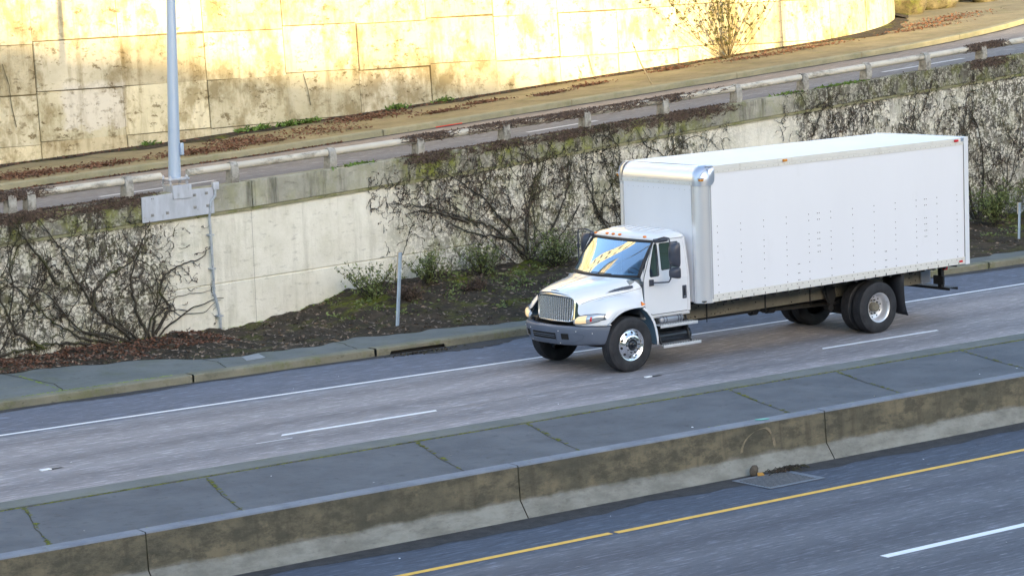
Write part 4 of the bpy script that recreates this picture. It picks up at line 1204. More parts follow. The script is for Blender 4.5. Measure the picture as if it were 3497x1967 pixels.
# ---- terrace and added unseen towers, for cream reflections in windshield, hood and box metal
struct('upper_terrace', MB().grid([[(x, ywall(min(x, 30)) + .55, 12.0), (x, 260, 12.0)] for x in (-300, -60, 0, 20, 28, 30)]), M_GROUND, 0)
M_FACADE = mat('facade_render', (0.42, 0.36, 0.26), 0.9, var=.08, vscale=.3)
M_FACADE2 = mat('facade_brick', (0.28, 0.23, 0.16), 0.9, var=.1, vscale=.4)
M_WIN = mat('office_glass', (0.05, 0.07, 0.09), 0.1)
def tower(label, x, y, w, d, h, m_, nf, nb):
    t = thing('reflection_tower', (x, y, 12), label, 'building', 'unseen towers added above the tall wall for reflections')
    obj('walls', MB().box(x - w / 2, x + w / 2, y, y + d, 12, 12 + h), m_, t, 0)
    obj('roof', MB().box(x - w / 2 - .3, x + w / 2 + .3, y - .3, y + d + .3, 12 + h, 12 + h + .6), M_POST, t, 0)
    for i in range(nf):
        for j in range(nb):
            xx = x - w / 2 + (j + .5) * w / nb; zz = 12 + 1.2 + i * h / nf
            obj('window', MB().box(xx - w / nb * .3, xx + w / nb * .3, y - .06, y + .02, zz, zz + 1.5), M_WIN, t, 0)
tower('tall slim cream tower with narrow windows, added above the wall for reflections', -3, 50, 5.5, 9, 56, M_FACADE, 12, 2)
tower('shorter tan tower added for reflections, left of the slim cream one', -17, 52, 6, 9, 46, M_FACADE2, 10, 3)
tower('slender pale tower added for reflections, furthest right above the wall', 10, 54, 4.5, 8, 60, M_FACADE, 12, 2)
# ---- off-frame: street lamp on the median and an added unseen hill shaped to shade the road
ml = thing('street_lamp', (15.8, -4.5, .1), 'tall grey street lamp standing on the median beyond the right edge', 'lamp post')
obj('pole', MB().tube([(15.8, -4.5, .1), (15.8, -4.5, 13.5)], [.13, .09], 16), M_POLE, ml, 60)
obj('arm', MB().tube([(15.8, -4.5, 13.4), (15.8, -3.2, 14.0), (15.8, -2.2, 14.1)], [.05, .045, .04], 10), M_POLE, ml, 60)
obj('lamp_head', MB().rbox(15.68, 15.92, -2.3, -1.5, 13.98, 14.14, .04), M_GALV, ml)
YH = -100.0
tanel = math.tan(SUN_EL); sx = 0.245 / 0.970
hor = math.hypot(1, sx)
def crest(xh):  # crest height worked back from the wanted shadow edge
    xw = xh + sx * (20 - YH)                       # where this crest point's shadow falls on the panel wall
    zb = float(np.interp(xw, [-90, -30, -6, -1, 2, 5, 9, 13, 18, 30, 120], [16, 9.0, 6.5, 6.1, 5.6, 5.05, 4.65, 4.35, 4.15, 4.2, 3.9]))
    return zb + (20 - YH) * hor * tanel
rows = []
for k, x in enumerate(np.concatenate([np.linspace(-400, -120, 15), np.linspace(-115, 90, 160), np.linspace(95, 400, 16)])):
    jag = .16 * math.sin(x * .5) + .10 * math.sin(x * 1.7 + 1) + .08 * math.sin(x * 4.1)
    c = crest(x) + jag
    rows.append([(x, -56, -1.65), (x, -75, c * .45), (x, -90, c * .85), (x, YH, c), (x, -130, c * .97), (x, -260, -1.65)])
struct('shade_hill', MB().grid(rows), M_SHADE_HILL, 60)

# ================================================================== TRUCK
CY = 1.27
T = thing('box_truck', (0, CY, 0), 'white conventional cab box truck driving left on the middle road', 'truck')
def P_(name, mb, m, parent=None, **k): return obj(name, mb, m, parent or T, **k)

# ---- hood + fenders (control cage, hw = half width from the centre line)
G = [
 [(-.875, 0, 1.485), (-.865, .33, 1.475), (-.82, .53, 1.43), (-.75, .625, 1.28), (-.85, .69, 1.10), (-.80, .84, 1.105), (-.68, 1.01, 1.125), (-.53, 1.13, 1.12), (-.52, 1.16, .95)],
 [(-.80, 0, 1.525), (-.79, .36, 1.51), (-.75, .57, 1.46), (-.70, .645, 1.29), (-.79, .73, 1.14), (-.74, .87, 1.16), (-.62, 1.03, 1.165), (-.50, 1.15, 1.12), (-.48, 1.18, .94)],
 [(-.60, 0, 1.575), (-.60, .42, 1.56), (-.58, .64, 1.50), (-.57, .71, 1.32), (-.60, .84, 1.27), (-.58, .98, 1.26), (-.52, 1.09, 1.22), (-.45, 1.165, 1.12), (-.44, 1.185, .97)],
 [(-.38, 0, 1.615), (-.38, .47, 1.60), (-.38, .71, 1.535), (-.38, .78, 1.36), (-.38, .90, 1.385), (-.38, 1.03, 1.37), (-.37, 1.13, 1.29), (-.36, 1.18, 1.15), (-.35, 1.19, 1.04)],
 [(-.16, 0, 1.65), (-.14, .52, 1.635), (-.14, .79, 1.575), (-.14, .86, 1.40), (-.14, .95, 1.42), (-.14, 1.06, 1.395), (-.15, 1.15, 1.32), (-.17, 1.19, 1.22), (-.18, 1.195, 1.14)],
 [(.0, 0, 1.675), (.04, .56, 1.66), (.08, .86, 1.61), (.09, .925, 1.43), (.1, .98, 1.41), (.1, 1.06, 1.375), (.1, 1.14, 1.30), (.1, 1.19, 1.23), (.1, 1.195, 1.18)],
 [(.06, 0, 1.69), (.12, .58, 1.68), (.26, .93, 1.645), (.30, .985, 1.47), (.3, 1.0, 1.42), (.3, 1.04, 1.35), (.31, 1.10, 1.27), (.32, 1.16, 1.215), (.33, 1.185, 1.17)],
 [(.075, 0, 1.70), (.14, .6, 1.69), (.36, .965, 1.665), (.455, 1.005, 1.49), (.455, 1.01, 1.43), (.455, 1.02, 1.36), (.455, 1.04, 1.28), (.46, 1.06, 1.22), (.46, 1.08, 1.16)],
]
G[0][0] = (-.875, 0, 1.495); 
m = MB()
full = []
for row in G:
    full.append([(x, CY + hw, z) for x, hw, z in row[::-1]] + [(x, CY - hw, z) for x, hw, z in row[1:]])
m.grid(full)
hood = P_('hood', m, M_BODY, smooth=180, sub=3)
# crease along hood / fender line
me = hood.data; cr = me.attributes.new('crease_edge', 'FLOAT', 'EDGE')
for e in me.edges:
    a, b_ = me.vertices[e.vertices[0]].co, me.vertices[e.vertices[1]].co
    ia, ib = e.vertices[0] % 17, e.vertices[1] % 17
    if ia == ib and ia in (5, 11): cr.data[e.index].value = .75
bpy.context.view_layer.update()
dg_ = bpy.context.evaluated_depsgraph_get()
ev = hood.evaluated_get(dg_); hm = ev.to_mesh()
bvh = BVHTree.FromPolygons([(v.co + Vector((0, CY, 0))) for v in hm.vertices], [tuple(p.vertices) for p in hm.polygons])
ev.to_mesh_clear()
def on_hood_side(x, z, off=.004, side=-1):
    """point on the near fender/hood side at (x,z)"""
    h = bvh.ray_cast(Vector((x, CY + side * 1.6, z)), Vector((0, -side, 0)))
    if h[0] is None: return Vector((x, CY + side * 1.0, z))
    return Vector((x, h[0].y + side * off, z))
def on_hood_top(x, y, off=.004):
    h = bvh.ray_cast(Vector((x, y, 2.4)), Vector((0, 0, -1)))
    if h[0] is None: return Vector((x, y, 1.5))
    return h[0] + h[1] * (off if h[1].z > 0 else -off)
for side in (-1, 1):
    # seam between hood and fender
    pts = [on_hood_side(x, z, .001, side) for x, z in ((-.70, 1.295), (-.55, 1.345), (-.38, 1.38), (-.14, 1.415), (.1, 1.445), (.3, 1.48), (.44, 1.50))]
    P_('hood_seam', MB().tube(pts, .0035, 5), M_RUBBER)
    # side air vent
    top = [(-.23, 1.462), (-.16, 1.495), (-.06, 1.522), (.08, 1.548), (.22, 1.566), (.275, 1.568)]
    bot = [(-.23, 1.455), (-.12, 1.464), (0, 1.475), (.12, 1.486), (.22, 1.498), (.275, 1.512)]
    loop = top + bot[::-1][0:5]
    m = MB(); nn = 7
    m.grid([[on_hood_side(lerp(a[0], b_[0], t), lerp(a[1], b_[1], t), .003, side) for t in np.linspace(0, 1, 4)] for a, b_ in zip(top, bot)])
    v_ = P_('side_vent', m, M_BLACK, smooth=60)
    m = MB()
    for t in (.25, .5, .75):
        m.tube([on_hood_side(lerp(a[0], b_[0], t), lerp(a[1], b_[1], t), .009, side) for a, b_ in zip(top, bot)][1:], .006, 5)
    for i in (2, 3, 4):
        a, b_ = top[i], bot[i]; m.tube([on_hood_side(lerp(a[0], b_[0], t), lerp(a[1], b_[1], t), .009, side) for t in (0, .5, 1)], .005, 5)
    obj('vent_bars', m, M_BUMP, v_)
    rim = [on_hood_side(x, z, .004, side) for x, z in [(-.25, 1.458)] + top + [(.285, 1.54)] + bot[::-1] + [(-.25, 1.458)]]
    obj('vent_rim', MB().tube(rim, .009, 6, False), M_BODY, v_, 60)
# hood centre ridge
P_('hood_ridge', MB().grid([[on_hood_top(x, CY + s * w * k, h) for s, w, h in ((1, 1, .0), (1, .5, .007), (1, 0, .012), (-1, .5, .007), (-1, 1, .0))] for x, k in ((-.80, .05), (-.6, .08), (-.35, .11), (-.1, .14), (.05, .16))]), M_BODY, smooth=80)
# lettering strokes above the grille
m = MB()
for k in range(7):
    y = CY - .02 + .035 * k - .09; p = on_hood_top(-.835, y, .002); q = on_hood_top(-.80, y - .012, .002)
    m.tube([p, q], .0035, 4)
P_('lettering', m, M_BLACK)

# ---- grille and chrome surround
def gx(hw, z): return -.90 + .10 * (hw / .55) ** 2 + (z - .97) * .10
sr = MB(); rows = []
out = [(0, 1.50), (.30, 1.497), (.50, 1.475), (.60, 1.42), (.635, 1.32), (.63, 1.15), (.64, 1.04), (.665, .985), (.655, .93), (.25, .915), (0, .91)]
inn = [(0, 1.405), (.30, 1.40), (.45, 1.39), (.50, 1.37), (.52, 1.30), (.515, 1.15), (.495, 1.04), (.475, .99), (.44, .975), (.25, .968), (0, .965)]
rows = []
for (a, za), (b_, zb_) in zip(out, inn):
    md = ((a + b_) / 2, (za + zb_) / 2)
    rows.append([(gx(a, za) + .10, CY - a, za - .004), (gx(a, za) + .035, CY - a, za), (gx(md[0], md[1]) - .022, CY - md[0], md[1] + .008), (gx(b_, zb_) - .02, CY - b_, zb_), (gx(b_, zb_) + .03, CY - b_, zb_)])
sr.grid(rows); sr.mirror(CY)
P_('grille_surround', sr, M_CHROME, smooth=80, merge=True, sub=1)
gm = MB(); NBAR = 19
for k in range(NBAR):
    y = lerp(-.485, .485, k / (NBAR - 1)); a = abs(y)
    zt_ = float(np.interp(a, [0, .3, .45, .5], [1.40, 1.395, 1.385, 1.36])); zb_ = float(np.interp(a, [0, .25, .44, .5], [.97, .973, .98, 1.02]))
    w = .0095
    rows = []
    for z in np.linspace(zb_, zt_, 5):
        x = gx(a, z); rows.append([(x + .03, CY + y - w, z), (x - .006, CY + y - w * .7, z), (x - .014, CY + y, z), (x - .006, CY + y + w * .7, z), (x + .03, CY + y + w, z)])
    gm.grid(rows)
m = MB().grid([[(gx(abs(y), z) + .035, CY + y, z) for y in np.linspace(-.52, .52, 9)] for z in (.95, 1.42)])
gr_ = P_('grille', gm, M_GRILLE, smooth=60)
obj('grille_backing', m, M_HOLE, gr_)
m = MB()
for z in (.965,): m.tube([(gx(abs(y), z) - .01, CY + y, z) for y in np.linspace(-.46, .46, 9)], .012, 6)
obj('grille_lower_bar', m, M_CHROME, gr_, 60)

# ---- front fascia below the headlamps + headlamps
plan = [(-.905, .40), (-.905, .55), (-.895, .68), (-.865, .80), (-.80, .92), (-.715, 1.02), (-.615, 1.10), (-.52, 1.155), (-.455, 1.18)]
def plan_at(hw, off=0.0):
    hs = [p[1] for p in plan]; x = float(np.interp(hw, hs, [p[0] for p in plan])); return x - off
m = MB()
rows = [[(x + .012, CY - hw, .99 + max(0, hw - .9) * .15), (x, CY - hw, .95), (x, CY - hw, .935), (x + .03, CY - hw, .915)] for x, hw in plan if hw > .6]
m.grid(rows)
P_('front_fascia', m, M_BODY, smooth=60)
m = MB().grid(rows); m.v = [(x, 2 * CY - y, z) for x, y, z in m.v]; P_('front_fascia', m, M_BODY, smooth=60)
def lamp_surf(t, u):
    """t 0..1 inner to outer, u 0..1 bottom to top"""
    hw = lerp(.66, 1.14, t ** .9); x = plan_at(hw)
    zb_ = float(np.interp(t, [0, .25, .6, .85, 1], [.945, .945, .965, 1.0, 1.055])); zt_ = float(np.interp(t, [0, .12, .4, .8, 1], [1.03, 1.09, 1.125, 1.14, 1.125]))
    bul = math.sin(PI * min(1, max(0, t)) ** .7) * .02 + .018
    ii = lerp(zb_, zt_, u)
    back = .05 * u * u * (1 - t * .5)
    return (x - bul * (1 - abs(2 * u - 1) ** 3) - .006 + back, hw, ii)
for side in (-1, 1):
    def pt(t, u, off=0): 
        x, hw, z = lamp_surf(t, u); return (x - off, CY + side * (hw + off * .5), z)
    m = MB().grid([[pt(t, u) for u in np.linspace(0, 1, 7)] for t in np.linspace(0, 1, 22)])
    hl = P_('headlight', m, M_CLEAR, smooth=80)
    m = MB().grid([[pt(t, u, .004) for u in np.linspace(.1, .9, 6)] for t in np.linspace(.08, .52, 12)])
    obj('lit_lens', m, M_LENS, hl, 80)
    m = MB().grid([[pt(t, u, .004) for u in np.linspace(.2, .72, 4)] for t in np.linspace(.645, .705, 4)])
    obj('red_reflector', m, M_REDL, hl, 80)
    edge = [pt(t, 0) for t in np.linspace(0, 1, 16)] + [pt(1, u) for u in (.3, .7, 1)] + [pt(t, 1) for t in np.linspace(1, 0, 16)] + [pt(0, .5), pt(0, 0)]
    obj('lamp_seal', MB().tube(edge, .0055, 5, False), M_RUBBER, hl, 60)

# ---- bumper
bp = [(-1.12, 0), (-1.115, .25), (-1.09, .42), (-1.04, .58), (-.97, .72), (-.88, .84), (-.78, .94), (-.67, 1.03), (-.54, 1.10), (-.40, 1.13)]
sec = [(.14, .90), (.02, .908), (.0, .885), (.0, .81), (.012, .74), (.03, .66), (.055, .58), (.09, .545), (.2, .535)]
rows = []
for i, (x, hw) in enumerate(bp):
    p = Vector(bp[max(0, i - 1)]); q = Vector(bp[min(len(bp) - 1, i + 1)]); d = (q - p).normalized(); nrm = Vector((d.y, -d.x))
    if i == 0: nrm = Vector((1, 0))
    fall = .13 if i == len(bp) - 1 else (.05 if i == len(bp) - 2 else 0)
    row = []
    for o_, z in sec:
        xx = x + nrm.x * o_ - fall * (.93 - z) / .37 * (1 if i >= len(bp) - 2 else 0); hh = hw + nrm.y * o_
        row.append((xx, CY - hh, z))
    rows.append(row)
m = MB().grid(rows); m.mirror(CY)
bum = P_('bumper', m, M_BUMP, smooth=180, merge=True, sub=2)
def bfx(hw, z):
    x = float(np.interp(hw, [p[1] for p in bp], [p[0] for p in bp])); return x + float(np.interp(.908 - z, [0, .1, .17, .25, .33], [.02, .0, .012, .03, .055])) * .97
def bpatch(y0, y1, z0, z1, off, n=8, nz=3):
    return MB().grid([[(bfx(abs(y), z) - off, CY + y, z) for z in np.linspace(z0, z1, nz)] for y in np.linspace(y0, y1, n)])
m = bpatch(-.34, .34, .655, .775, .006, 14)
it = obj('air_intake', m, M_HOLE, bum, 0)
m = MB()
for z in (.70, .735): m.tube([(bfx(abs(y), z) - .008, CY + y, z) for y in np.linspace(-.32, .32, 12)], .006, 5)
m.tube([(bfx(abs(y), .785) - .006, CY + y, .785) for y in np.linspace(-.37, .37, 12)], .008, 5)
m.tube([(bfx(abs(y), .642) - .006, CY + y, .642) for y in np.linspace(-.34, .34, 12)], .012, 5)
obj('intake_bars', m, M_BUMP, bum, 60)
for s in (-1, 1):
    m = bpatch(min(s * .47, s * .62), max(s * .47, s * .62), .665, .775, .006, 5)
    obj('tow_opening', m, M_HOLE, bum, 0)
    m = MB().tube([(bfx(abs(y), z) - .004, CY + s * y, z) for y, z in ((.64, .78), (.76, .78), (.86, .77), (.88, .745), (.82, .68), (.72, .645), (.5, .635))], .007, 5)
    obj('bumper_crease', m, M_BUMP, bum, 60)
m = MB()
for y, z in ((-.42, .82), (.42, .82), (-.42, .59), (.42, .59), (-.76, .82), (.76, .82), (-.98, .78), (.98, .78)): m.disc((bfx(abs(y), z) - .002, CY + y, z), .011, (-1, .0, .1), 8, .006)
obj('bumper_bolts', m, M_STEP, bum)
P_('engine_bay', MB().box(-.75, .6, CY - .5, CY + .5, .62, 1.3).box(-.9, -.7, CY - .6, CY + .6, .62, .89), M_DARK, smooth=0)

# ---- inner wheel arch + quarter fender
for s in (-1, 1):
    f = lambda hw: CY + s * hw
    arch = [(-.52, .92), (-.42, 1.02), (-.30, 1.12), (-.14, 1.165), (.10, 1.19), (.32, 1.165), (.42, 1.09), (.50, .99), (.57, .86), (.61, .72), (.635, .58), (.645, .44)]
    m = MB().grid([[(x, f(1.19 if i < 5 else 1.185), z), (x - .0, f(1.0), z + .01), (x, f(.55), z + .02)] for i, (x, z) in enumerate(arch)])
    P_('inner_fender', m, M_INNER, smooth=60)
    m = MB(); q = arch[5:]
    m.grid([[(x + .012, f(1.195), z + .008), (x + .012, f(1.215), z + .002), (x - .028 - .0 * i, f(1.215), z - .018), (x - .028, f(1.195), z - .02)] for i, (x, z) in enumerate(q)])
    P_('fender_flare', m, M_BODY, smooth=40, solid=.006)
    P_('side_marker', MB().poly([(.30, f(1.15), 1.275), (.405, f(1.14), 1.215), (.30, f(1.165), 1.20)], off=(0, s * .025, 0)), M_AMBER, smooth=0)

# ---- cab
HWL, HWU = 1.02, .93; ZB, ZT = 1.62, 2.36
def hwz(z): return HWL if z <= ZB else lerp(HWL, HWU, (z - ZB) / (ZT - ZB))
def ws(s, t):
    """windshield surface: s -1..1 across, t 0 bottom..1 top"""
    b_ = Vector((.10 + .33 * abs(s) ** 2.2, s * 1.0, 1.695)); u_ = Vector((.80 + .075 * abs(s) ** 2.2, s * .905, 2.335))
    p = b_.lerp(u_, t); bow = math.sin(PI * t) * .02
    return Vector((p.x - bow, CY + p.y, p.z + bow * .6))
SS = np.linspace(-1, 1, 25)
wm = MB().grid([[ws(s, t) for s in SS * .965] for t in np.linspace(.04, .955, 10)])
wsh = P_('windshield', wm, M_GLASS, smooth=80)
m = MB()
def band(sa, ta, sb, tb):
    return [ws(sa, ta) + Vector((-.002, 0, .001)), ws(sb, tb) + Vector((-.004, 0, .002))]
for t0, t1 in ((-.01, .055), (.945, 1.0)):
    m.grid([[ws(s, t) + Vector((-.004, 0, .003)) for s in SS] for t in (t0, t1)])
for s0, s1 in ((-1.0, -.95), (.95, 1.0)):
    m.grid([[ws(s, t) + Vector((-.004, 0, .003)) for s in (s0, s1)] for t in np.linspace(0, 1, 10)])
obj('windshield_seal', m, M_RUBBER, wsh, 80, solid=.01)
# wipers
for yb, ye, ya in ((CY + .75, CY + .32, .6), (CY + .05, CY - .5, .6)):
    m = MB().tube([(.13, (yb + ye) / 2 - .12, 1.705), (.085, (yb + ye) / 2 + .05, 1.735), (.09, (yb + ye) / 2 + .12, 1.745)], .008, 6)
    m.tube([(.155 if yb > CY + .3 else .1, yb, 1.765), (.10 if yb > CY + .3 else .14, ye, 1.755)], .009, 6)
    P_('wiper', m, M_BLACK)
# cab shell
rf = MB(); cols = [0, .2, .4, .6, .75, .86, .93, .97, .99, 1.0]
cols = [-c for c in cols[::-1]] + cols[1:]
def roof_row(dx, zc, hwk=1.0, x=None, edge=2.36):
    row = []
    for s in cols:
        xx = (.80 + .075 * abs(s) ** 2.2 + dx) if x is None else x
        z = edge + (zc - edge) * (1 - abs(s) ** 5) ** .5
        row.append((xx, CY + s * HWU * hwk, z))
    return row
rr_ = [roof_row(-.002, 2.335, .975, edge=2.335), roof_row(.0, 2.365, .985, edge=2.345), roof_row(.03, 2.405, .99, edge=2.352), roof_row(.09, 2.44, 1), roof_row(.2, 2.465, 1), roof_row(.4, 2.485, 1),
       roof_row(0, 2.495, 1, 1.42), roof_row(0, 2.485, 1, 1.50), roof_row(0, 2.455, .995, 1.56), roof_row(0, 2.40, .985, 1.60, 2.34), roof_row(0, 2.30, .975, 1.625, 2.29)]
rf.grid(rr_)
P_('roof', rf, M_BODY, smooth=60)
m = MB()
for y in (-.66, -.44, -.22, 0, .22, .44, .66):
    prof = [(-.035, 0), (-.018, .012), (.018, .012), (.035, 0)]
    rows = []
    for x, zc, k in ((1.05, 2.468, 0), (1.12, 2.475, 1), (1.3, 2.485, 1), (1.42, 2.487, 1), (1.49, 2.478, 1)):
        zz = 2.36 + (zc - 2.36) * (1 - abs(y / HWU) ** 5) ** .5
        rows.append([(x, CY + y + a, zz + (b_ * k if k else .0)) for a, b_ in prof])
    m.grid(rows)
P_('roof_ribs', m, M_BODY, smooth=80)
for s in (-1, 1):
    def U(x, z, o=0): return (x, CY + s * (hwz(z) + o), z)
    # A pillar, header, rear pillar, sill: planar strips around the door
    wse = [(ws(s, t).x, ws(s, t).z) for t in (0, .25, .5, .75, 1)]
    door_f = [(.475, 1.62), (.50, 1.70), (.58, 1.88), (.69, 2.10), (.79, 2.30)]
    m = MB()
    m.grid([[U(wse[i][0], max(wse[i][1], 1.62)) if i else U(.44, 1.62), U(*door_f[i])] for i in range(5)])
    m.grid([[U(.44, 1.62), (wse[0][0], CY + s * 1.005, 1.695)], [U(.475, 1.62), (wse[1][0], CY + s * hwz(wse[1][1]), wse[1][1])]])
    m.grid([[U(wse[4][0], 2.34), U(.79, 2.30)], [U(.93, 2.362), U(.86, 2.345)], [U(1.2, 2.362), U(1.2, 2.35)], [U(1.47, 2.362), U(1.47, 2.35)], [U(1.56, 2.35), U(1.505, 2.345)]])
    rp = [(1.56, 2.35, 1.505), (1.565, 2.1, 1.53), (1.575, 1.8, 1.55), (1.58, 1.62, 1.552), (1.585, 1.2, 1.54), (1.585, .97, 1.53)]
    rows = []
    for x, z, xd in rp:
        h = hwz(z); rows.append([(xd, CY + s * h, z), (x, CY + s * h, z), (x + .035, CY + s * (h - .012), z), (x + .055, CY + s * (h - .045), z), (x + .058, CY + s * (h - .3), z)])
    m.grid(rows)
    m.grid([[(.60, CY + s * 1.02, .972), (1.53, CY + s * 1.02, .972)], [(.60, CY + s * 1.025, .935), (1.60, CY + s * 1.025, .935)]])
    m.grid([[(.60, CY + s * 1.025, .935), (1.60, CY + s * 1.025, .935)], [(.60, CY + s * .9, .93), (1.60, CY + s * .9, .93)]])
    P_('cab_pillar', m, M_BODY, smooth=40, merge=True)
    # door: lower panel and upper panel with the window openings, each truly flat
    o = .004
    low = [(.482, 1.62), (.478, 1.24), (.50, 1.13), (.57, 1.03), (.67, .982), (1.0, .982), (1.52, .982), (1.532, 1.2), (1.545, 1.62)]
    def off(z): return (0, 0, 0)
    m = MB().poly([(x, CY + s * (1.02 + o), z) for x, z in low])
    up = [(.482, 1.62), (.508, 1.70), (.588, 1.88), (.70, 2.10), (.79, 2.285), (.85, 2.335), (1.2, 2.342), (1.46, 2.342), (1.498, 2.32), (1.523, 2.1), (1.543, 1.8), (1.545, 1.62)]
    ventw = [(.635, 1.70), (.655, 1.68), (.84, 1.685), (.862, 1.705), (.872, 1.95), (.876, 2.26), (.862, 2.285), (.815, 2.285), (.79, 2.26), (.70, 2.0), (.64, 1.80)]
    mainw = [(.925, 1.80), (.94, 1.78), (1.37, 1.80), (1.39, 1.82), (1.392, 2.0), (1.388, 2.26), (1.375, 2.285), (.945, 2.285), (.925, 2.265)]
    m.poly([U(x, z, o) for x, z in up], holes=[[U(x, z, o) for x, z in ventw], [U(x, z, o) for x, z in mainw]])
    door = P_('door', m, M_BODY, smooth=0, merge=True)
    door.modifiers.new('s', 'SOLIDIFY').thickness = .03
    door.modifiers['s'].offset = 1 if False else 0
    for nm, lp_ in (('vent_window', ventw), ('window', mainw)):
        cx_ = sum(p[0] for p in lp_) / len(lp_); cz_ = sum(p[1] for p in lp_) / len(lp_)
        w_ = obj(nm, MB().poly([U(x, z, -.012) for x, z in lp_]), M_GLASS2, door, 0)
        rim = [U(x, z, .008) for x, z in lp_]; rim.append(rim[0])
        obj('window_seal', MB().tube(rim, .012, 6, False), M_RUBBER, w_, 60)
    gap = [(.478, 1.13), (.474, 1.24), (.478, 1.62), (.504, 1.705), (.584, 1.885), (.695, 2.105), (.785, 2.29), (.848, 2.341), (1.2, 2.347), (1.465, 2.347)]
    obj('door_gap', MB().tube([U(x, z, .012) for x, z in gap], .0045, 5), M_RUBBER, door, 60)
    gap = [(.50, 1.12), (.57, 1.02), (.67, .975), (1.0, .975), (1.52, .975)]
    obj('door_gap', MB().tube([U(x, z, .016) for x, z in gap], .0045, 5), M_RUBBER, door, 60)
    gap = [(1.525, .985), (1.538, 1.2), (1.549, 1.62), (1.547, 1.8), (1.527, 2.1), (1.50, 2.32)]
    obj('door_gap', MB().tube([U(x, z, .017) for x, z in gap], .002, 5), M_RIVET, door, 60)
    # body line
    obj('body_line', MB().tube([U(x, 1.50 + .02 * x, .018) for x in (.49, .8, 1.1, 1.4)], .004, 6), M_BODY, door, 80)
    hd = obj('door_handle', MB().rbox(1.405, 1.505, min(U(0, 1.3, .012)[1], U(0, 1.3, .030)[1]), max(U(0, 1.3, .012)[1], U(0, 1.3, .030)[1]), 1.205, 1.455, .012), M_MIRROR, door)
    obj('handle_recess', MB().rbox(1.428, 1.482, min(U(0, 1.3, .02)[1], U(0, 1.3, .033)[1]), max(U(0, 1.3, .02)[1], U(0, 1.3, .033)[1]), 1.245, 1.425, .01), M_HOLE, door)
    obj('handle_grip', MB().tube([U(1.455, 1.42, .035), U(1.455, 1.39, .045), U(1.455, 1.30, .045), U(1.455, 1.27, .035)], .012, 8), M_MIRROR, door, 60)
    obj('lock', MB().disc(U(1.455, 1.25, .032), .016, (0, s, 0), 12, .008), M_CHROME, door)
# back wall + floor
m = MB().grid([[(1.642, CY + s * h, z) for s in (-1, 1)] for z, h in ((.95, .97), (1.62, .97), (2.1, .92), (2.32, .88))])
m.box(.5, 1.62, CY - .98, CY + .98, .90, .935)
P_('cab_back', m, M_BODY, smooth=0)
m = MB().box(.42, .62, CY - .97, CY + .97, .96, 1.55).box(1.585, 1.60, CY - .92, CY + .92, .95, 2.3)
m.box(.42, 1.6, CY - .98, CY + .98, .945, 1.0)
P_('cab_interior', m, M_CABIN, smooth=0)
m = MB().rbox(.22, .60, CY - .93, CY + .93, 1.45, 1.655, .04).rbox(.42, .66, CY - .75, CY - .18, 1.5, 1.72, .06)
P_('dashboard', m, M_DASH)
m = MB().grid([[(ws(q, 0).x - .085, CY + q * .96, 1.648), (ws(q, 0).x - .03, CY + q * .96, 1.662), (ws(q, 0).x + .05, CY + q * .96, 1.66)] for q in np.linspace(-.97, .97, 15)])
P_('cowl', m, M_BLACK, smooth=0)
for yc in (-.47, .5):
    m = MB().rbox(1.0, 1.45, CY + yc - .26, CY + yc + .26, 1.25, 1.42, .05).rbox(1.38, 1.52, CY + yc - .25, CY + yc + .25, 1.38, 2.0, .06).rbox(1.40, 1.50, CY + yc - .13, CY + yc + .13, 2.02, 2.22, .045)
    m.box(1.05, 1.4, CY + yc - .15, CY + yc + .15, .99, 1.26)
    P_('seat', m, M_SEAT)
sw = MB(); c_ = Vector((.80, CY - .47, 1.66)); ax = Vector((-.75, 0, -.66)).normalized(); a_ = Vector((0, 1, 0)); b2 = ax.cross(a_)
sw.tube([c_ + (a_ * math.cos(2 * PI * k / 28) + b2 * math.sin(2 * PI * k / 28)) * .22 for k in range(29)], .016, 8, False)
for k in (0, 1, 2): sw.tube([c_, c_ + (a_ * math.cos(PI / 2 + 2 * PI * k / 3) + b2 * math.sin(PI / 2 + 2 * PI * k / 3)) * .22], .014, 6)
sw.tube([c_, c_ + ax * .35], .03, 8)
P_('steering_wheel', sw, M_BLACK, smooth=60)
# visor/rear-view stuff
P_('sun_visor', MB().rbox(.86, .92, CY + .12, CY + .42, 2.22, 2.30, .01), M_MIRROR)
# clearance lamps on the roof
for y in (.885 - .02, .46, .26, .06, -.64 + .0):
    yy = CY + y if y != .06 else CY + .04
    s = y / HWU; x = .80 + .075 * abs(s) ** 2.2 + .022; z = 2.352 + .045 * (1 - abs(s) ** 5) ** .5
    m = MB(); bm = bmesh.new(); bmesh.ops.create_uvsphere(bm, u_segments=14, v_segments=8, radius=1)
    bm.verts.index_update(); m.add([(x + v.co.x * .028 + .004, CY + y + v.co.y * .052, z + v.co.z * .026) for v in bm.verts], [[v.index for v in f.verts] for f in bm.faces]); bm.free()
    P_('clearance_lamp', m, M_AMBER, smooth=80)

